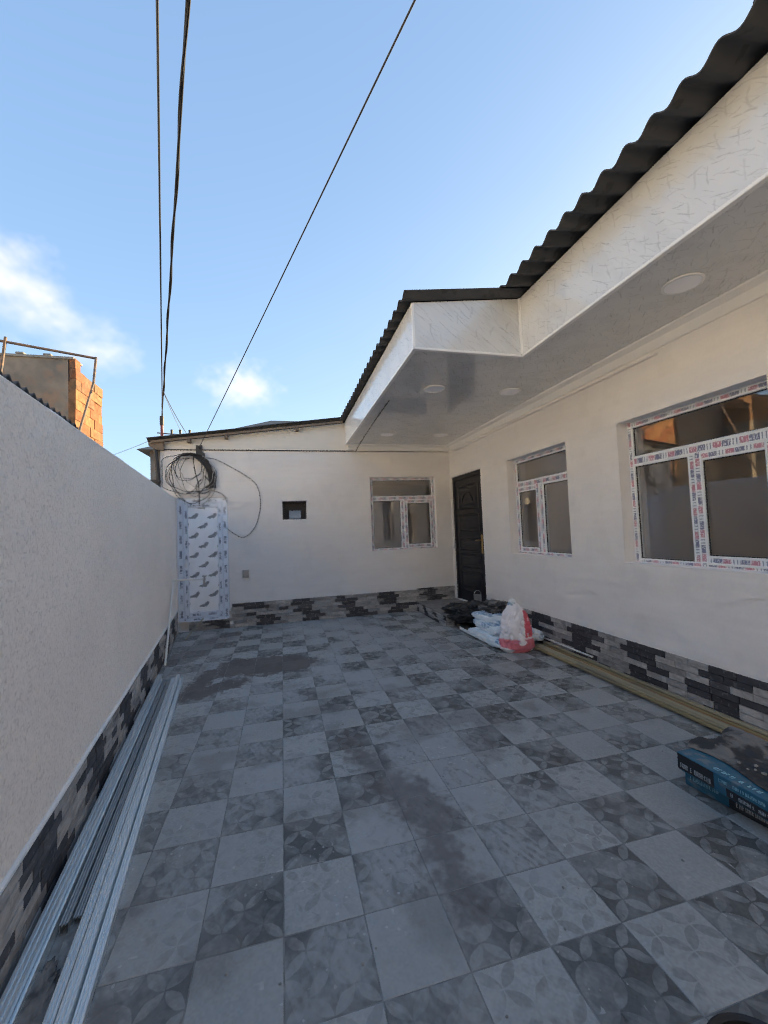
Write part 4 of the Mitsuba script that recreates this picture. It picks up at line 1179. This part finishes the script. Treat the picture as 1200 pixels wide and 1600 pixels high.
# ------------------------------------------------------------------ sacks by the door
def pillow(lx, ly, lz, seed, droop=0.0, sub=5):
    """A filled woven sack: puffed rectangle with pinched ends and creases."""
    m = trimesh.creation.icosphere(sub)
    v = np.asarray(m.vertices).copy()
    s = np.sign(v) * np.abs(v) ** 0.55
    s /= np.maximum(1e-9, np.max(np.abs(s), axis=1, keepdims=True)) ** 0.55
    e = 1 - 0.72 * np.clip(np.abs(s[:, 1]), 0, 1) ** 5
    e2 = 1 - 0.35 * np.clip(np.abs(s[:, 0]), 0, 1) ** 4
    c = meshkit.fbm(np.c_[v[:, 0] * 3, v[:, 1] * 7, v[:, 2] * 3] + seed * 5.3, 4, seed) - 0.5
    cr = np.abs(meshkit.noise(np.c_[v[:, 0] * 5 + v[:, 1] * 3, v[:, 1] * 9, v[:, 2] * 4] + seed, seed + 2) - 0.5)
    out = np.c_[s[:, 0] * lx, s[:, 1] * ly, s[:, 2] * lz * e * e2]
    nrm = v
    out += nrm * (c * 0.10 * min(lx, ly) - 0.06 * min(lx, lz * 2) * (1 - np.clip(cr * 6, 0, 1)))[:, None]
    out[:, 2] -= droop * (s[:, 1] ** 2) * lz
    m.vertices = out
    return m


def rest_on(m, z):
    m.vertices[:, 2] = np.maximum(m.vertices[:, 2], np.percentile(m.vertices[:, 2], 3))
    m.apply_translation([0, 0, z - m.vertices[:, 2].min()])
    return m


def tilt(ax, a):
    c, s = math.cos(a), math.sin(a)
    return np.array([[1, 0, 0], [0, c, -s], [0, s, c]]) if ax == 'x' else np.array([[c, 0, s], [0, 1, 0], [-s, 0, c]])


SK = [((2.66, 4.86), (0.22, 0.44, 0.075), 0.0, 0.03, 1, 'white woven sack at the bottom of the heap by the step'), ((2.70, 4.92), (0.21, 0.38, 0.070), 0.125, -0.08, 2, 'white and blue woven sack in the middle of the heap'),
      ((2.72, 4.98), (0.19, 0.34, 0.055), 0.235, 0.12, 3, 'pale blue-white woven sack on top of the heap, under the black plastic')]
for (x, y), (a, b, c), zb, rz, sd, lab in SK:
    m = rest_on(xf(pillow(a, b, c, sd), rotz(rz)), zb)
    k = put(None, 'white_sack', xf(m, None, (x, y, 0.001)), 'sack_white', smooth=True)
    tag(k, lab, 'sack', 'white sacks heaped by the step')
# the red and white sack standing in front, top pulled up to a point
m = trimesh.creation.icosphere(5)
v = np.asarray(m.vertices).copy()
t = (v[:, 2] + 1) / 2
w = np.interp(t, [0, 0.08, 0.25, 0.5, 0.75, 0.92, 1.0], [0.55, 0.92, 1.0, 0.92, 0.74, 0.34, 0.05])
ang = np.arctan2(v[:, 1], v[:, 0])
ra = w * (1 + 0.05 * np.cos(2 * ang))
fold = meshkit.fbm(np.c_[np.cos(ang) * 2.2, np.sin(ang) * 2.2, t * 4.0] + 4, 4, 4) - 0.5
crs = np.abs(meshkit.noise(np.c_[np.cos(ang) * 4, np.sin(ang) * 4, t * 7], 8) - 0.5)
ra = ra * (1 + 0.26 * fold - 0.17 * (1 - np.clip(crs * 7, 0, 1)))
v2 = np.c_[ra * np.cos(ang) * 0.185, ra * np.sin(ang) * 0.145, t * 0.60]
v2[:, 0] -= 0.03 * t ** 2
bel = np.clip(1 - t / 0.28, 0, 1)
v2[:, 0] += bel * 0.05 * np.cos(ang)
m.vertices = v2
k = thing('red_sack', 'red and white plastic sack standing upright in front of the white ones', 'sack')
put(k, 'bag', xf(m, rotz(-0.2), (2.67, 4.40, 0.001)), 'sack_red', smooth=True)
put(k, 'neck', xf(crumple(0.055, 0.04, 0.05, 12, 4, 0.4), rotz(0.2), (2.63, 4.40, 0.545)), 'sack_white', smooth=True)
k = put(None, 'scrap_sack', xf(crumple(0.10, 0.15, 0.085, 21, 4, 0.3), rotz(0.3), (2.99, 4.55, 0.075)), 'sack_white', smooth=True)
tag(k, 'small crumpled white bag squeezed between the red sack and the skirting', 'bag')
k = thing('black_sheet', 'crumpled black plastic sheeting heaped on the step behind the white sacks', 'plastic sheet')
put(k, 'heap', xf(crumple(0.36, 0.50, 0.17, 31, 5, 0.34, 2.6), rotz(0.15), (2.74, 5.62, 0.12)), 'black_plastic', smooth=45)
put(k, 'fold', xf(crumple(0.24, 0.30, 0.11, 32, 5, 0.36, 2.6), rotz(-0.3), (2.86, 5.20, 0.28)), 'dusty_plastic', smooth=45)
put(k, 'fold', xf(crumple(0.20, 0.24, 0.09, 37, 5, 0.4, 2.8), rotz(0.5), (2.60, 5.95, 0.17)), 'black_plastic', smooth=45)
k = thing('small_can', 'small pale metal can with open top, standing at the foot of the dark door', 'can')
prof = [(0.0, 0.0), (0.055, 0.0), (0.058, 0.006), (0.058, 0.11), (0.061, 0.114), (0.061, 0.12), (0.055, 0.12), (0.054, 0.02), (0.0, 0.018)]
put(k, 'body', xf(trimesh.creation.revolve(np.array(prof), sections=24), None, (2.95, 5.93, 0.305)), 'steel_bright', smooth=35)
put(k, 'handle', tube([(2.95 + 0.06 * math.cos(t), 5.93, 0.415 + 0.075 * math.sin(t)) for t in np.linspace(0, math.pi, 14)], 0.004, 6), 'steel_bright', smooth=60)
k = thing('cardboard_piece', 'dirty flattened cardboard under the front of the sack heap', 'cardboard')
put(k, 'sheet', hull([[x, y, z] for x, y in ((2.50, 5.75), (2.46, 5.05), (2.72, 5.1), (2.70, 5.8)) for z in (0.004, 0.045)]), 'wood_dark')
put(k, 'pale_edge', hull([[x, y, z] for x, y in ((2.455, 5.55), (2.452, 5.03), (2.459, 5.03), (2.465, 5.55)) for z in (0.02, 0.06)]), 'white_trim')

# ------------------------------------------------------------------ cartons at the right edge
def carton(name, lab, c, R, L, Wd, H, bands):
    """A flat printed carton: teal body, black band panels and small pale lettering-like print set a hair proud of its long side."""
    k = thing(name, lab, 'carton')
    put(k, 'body', xf(rbox(0, Wd, -L, 0, 0, H, 0.004), R, c), 'carton_teal')
    for i, (a, b, z0, z1) in enumerate(bands):
        put(k, 'dark_panel', xf(box(-0.0015, -0.0002, -b, -a, z0, z1), R, c), 'carton_black')
    return k


def glyphs(k, c, R, y0, y1, z0, z1, n, m, seed, face='side', H=0.0):
    """Illegible small print, as in the photograph: short strokes in a row."""
    g = random.Random(seed)
    ms = []
    w = (y1 - y0) / n
    for i in range(n):
        if g.random() < 0.10: continue
        a = y0 + i * w
        st = 0.22 * w
        hgt = (z1 - z0)
        parts = [(a + 0.08 * w, a + 0.08 * w + st, z0, z1)]
        if g.random() < 0.7: parts.append((a + 0.60 * w, a + 0.60 * w + st, z0, z1))
        for f in (0.0, 0.42, 0.82):
            if g.random() < 0.55: parts.append((a + 0.305 * w, a + 0.595 * w, z0 + f * hgt, z0 + f * hgt + 0.16 * hgt))
        for p, q, u, v in parts:
            if face == 'side': ms.append(box(-0.0028, -0.0017, -q, -p, u, v))
            else: ms.append(box(u, v, -q, -p, H + 0.0002, H + 0.0014))
    put(k, 'lettering', xf(cat(ms), R, c), m)


R1 = rotz(0.0)
c1 = np.array([2.106, 1.888, 0.104])
k = carton('tile_carton', 'teal tile carton with black bands, upper one of the two at the right edge', c1, R1, 0.62, 0.42, 0.095, [(0.004, 0.20, 0.008, 0.088), (0.26, 0.60, 0.006, 0.045)])
glyphs(k, c1, R1, 0.02, 0.185, 0.020, 0.044, 15, 'print_white', 1)
glyphs(k, c1, R1, 0.225, 0.45, 0.060, 0.075, 20, 'print_cyan', 2)
glyphs(k, c1, R1, 0.28, 0.50, 0.016, 0.032, 18, 'print_white', 3)
glyphs(k, c1, R1, 0.18, 0.46, 0.022, 0.046, 14, 'print_cyan', 4, 'top', 0.095)
R2 = rotz(0.11)
c2 = np.array([2.165, 1.900, 0.002])
k = carton('tile_carton', 'teal and black tile carton underneath, set slightly askew, at the right edge', c2, R2, 0.62, 0.42, 0.098, [(0.22, 0.61, 0.004, 0.090)])
glyphs(k, c2, R2, 0.03, 0.19, 0.040, 0.060, 10, 'print_cyan', 5)
glyphs(k, c2, R2, 0.25, 0.47, 0.024, 0.052, 16, 'print_white', 6)
k = thing('rubble_sheet', 'dirty grey plastic sheet with crumbs of rubble lying on the upper carton', 'plastic sheet')
gxs, gys = np.linspace(0, 1, 46), np.linspace(0, 1, 60)
GX, GY = np.meshgrid(gxs, gys, indexing='ij')
px, py = 2.20 + 0.36 * GX + 0.03 * np.sin(GY * 7), 1.90 - 0.66 * GY + 0.03 * np.sin(GX * 9)
pz = 0.203 + 0.055 * np.abs(meshkit.fbm(np.stack([px * 9, py * 6, 0 * px], -1), 4, 3) - 0.42) * np.clip(4 * GX, 0.15, 1) * 2 + 0.02 * np.clip(GX - 0.3, 0, 1)
idx = np.arange(46 * 60).reshape(46, 60)
q = np.stack([idx[:-1, :-1].ravel(), idx[1:, :-1].ravel(), idx[1:, 1:].ravel(), idx[:-1, 1:].ravel()], 1)
top = np.stack([px.ravel(), py.ravel(), pz.ravel()], 1)
bot = top - [0, 0, 0.0015]
nb = len(top)
qq = np.vstack([q, q[:, ::-1] + nb])
put(k, 'sheet', (np.vstack([top, bot]), qq), 'dusty_plastic', smooth=50)
r5 = random.Random(11)
for i in range(16):
    s = r5.uniform(0.004, 0.012)
    x, y = r5.uniform(2.24, 2.5), r5.uniform(1.35, 1.86)
    put(k, 'crumb', xf(crumple(s, s * 1.3, s * 0.8, 50 + i, 2, 0.3), rotz(r5.uniform(0, 3)), (x, y, 0.215 + r5.uniform(0, 0.02))), 'rubble', smooth=False)

# ------------------------------------------------------------------ dark round tub, bottom right
k = thing('black_tub', 'black rounded rubber tub whose rim just shows at the lower right edge', 'tub')
prof = [(0.0, 0.0), (0.085, 0.0), (0.10, 0.008), (0.118, 0.20), (0.126, 0.205), (0.128, 0.214), (0.122, 0.219), (0.112, 0.212), (0.096, 0.02), (0.0, 0.016)]
put(k, 'body', xf(trimesh.creation.revolve(np.array(prof), sections=48), None, (1.055, 0.755, 0.0)), 'rubber', smooth=35)

# loose crumbs and grit on the tiles
cr = []
r6 = random.Random(4)
for i in range(260):
    y = 1.0 + 5.6 * r6.random() ** 1.3
    x = r6.uniform(wall_x(y) + 0.35, 2.8)
    s = r6.uniform(0.002, 0.006) * (1 if r6.random() < 0.9 else 1.8)
    cr.append(xf(trimesh.creation.icosphere(0), np.diag([s, s * r6.uniform(0.7, 1.5), s * 0.6]) @ rotz(r6.uniform(0, 3)), (x, y, s * 0.4)))
k = put(None, 'grit', cat(cr), 'rubble', kind='stuff')
tag(k, 'tiny crumbs of mortar scattered over the tiles', 'grit')
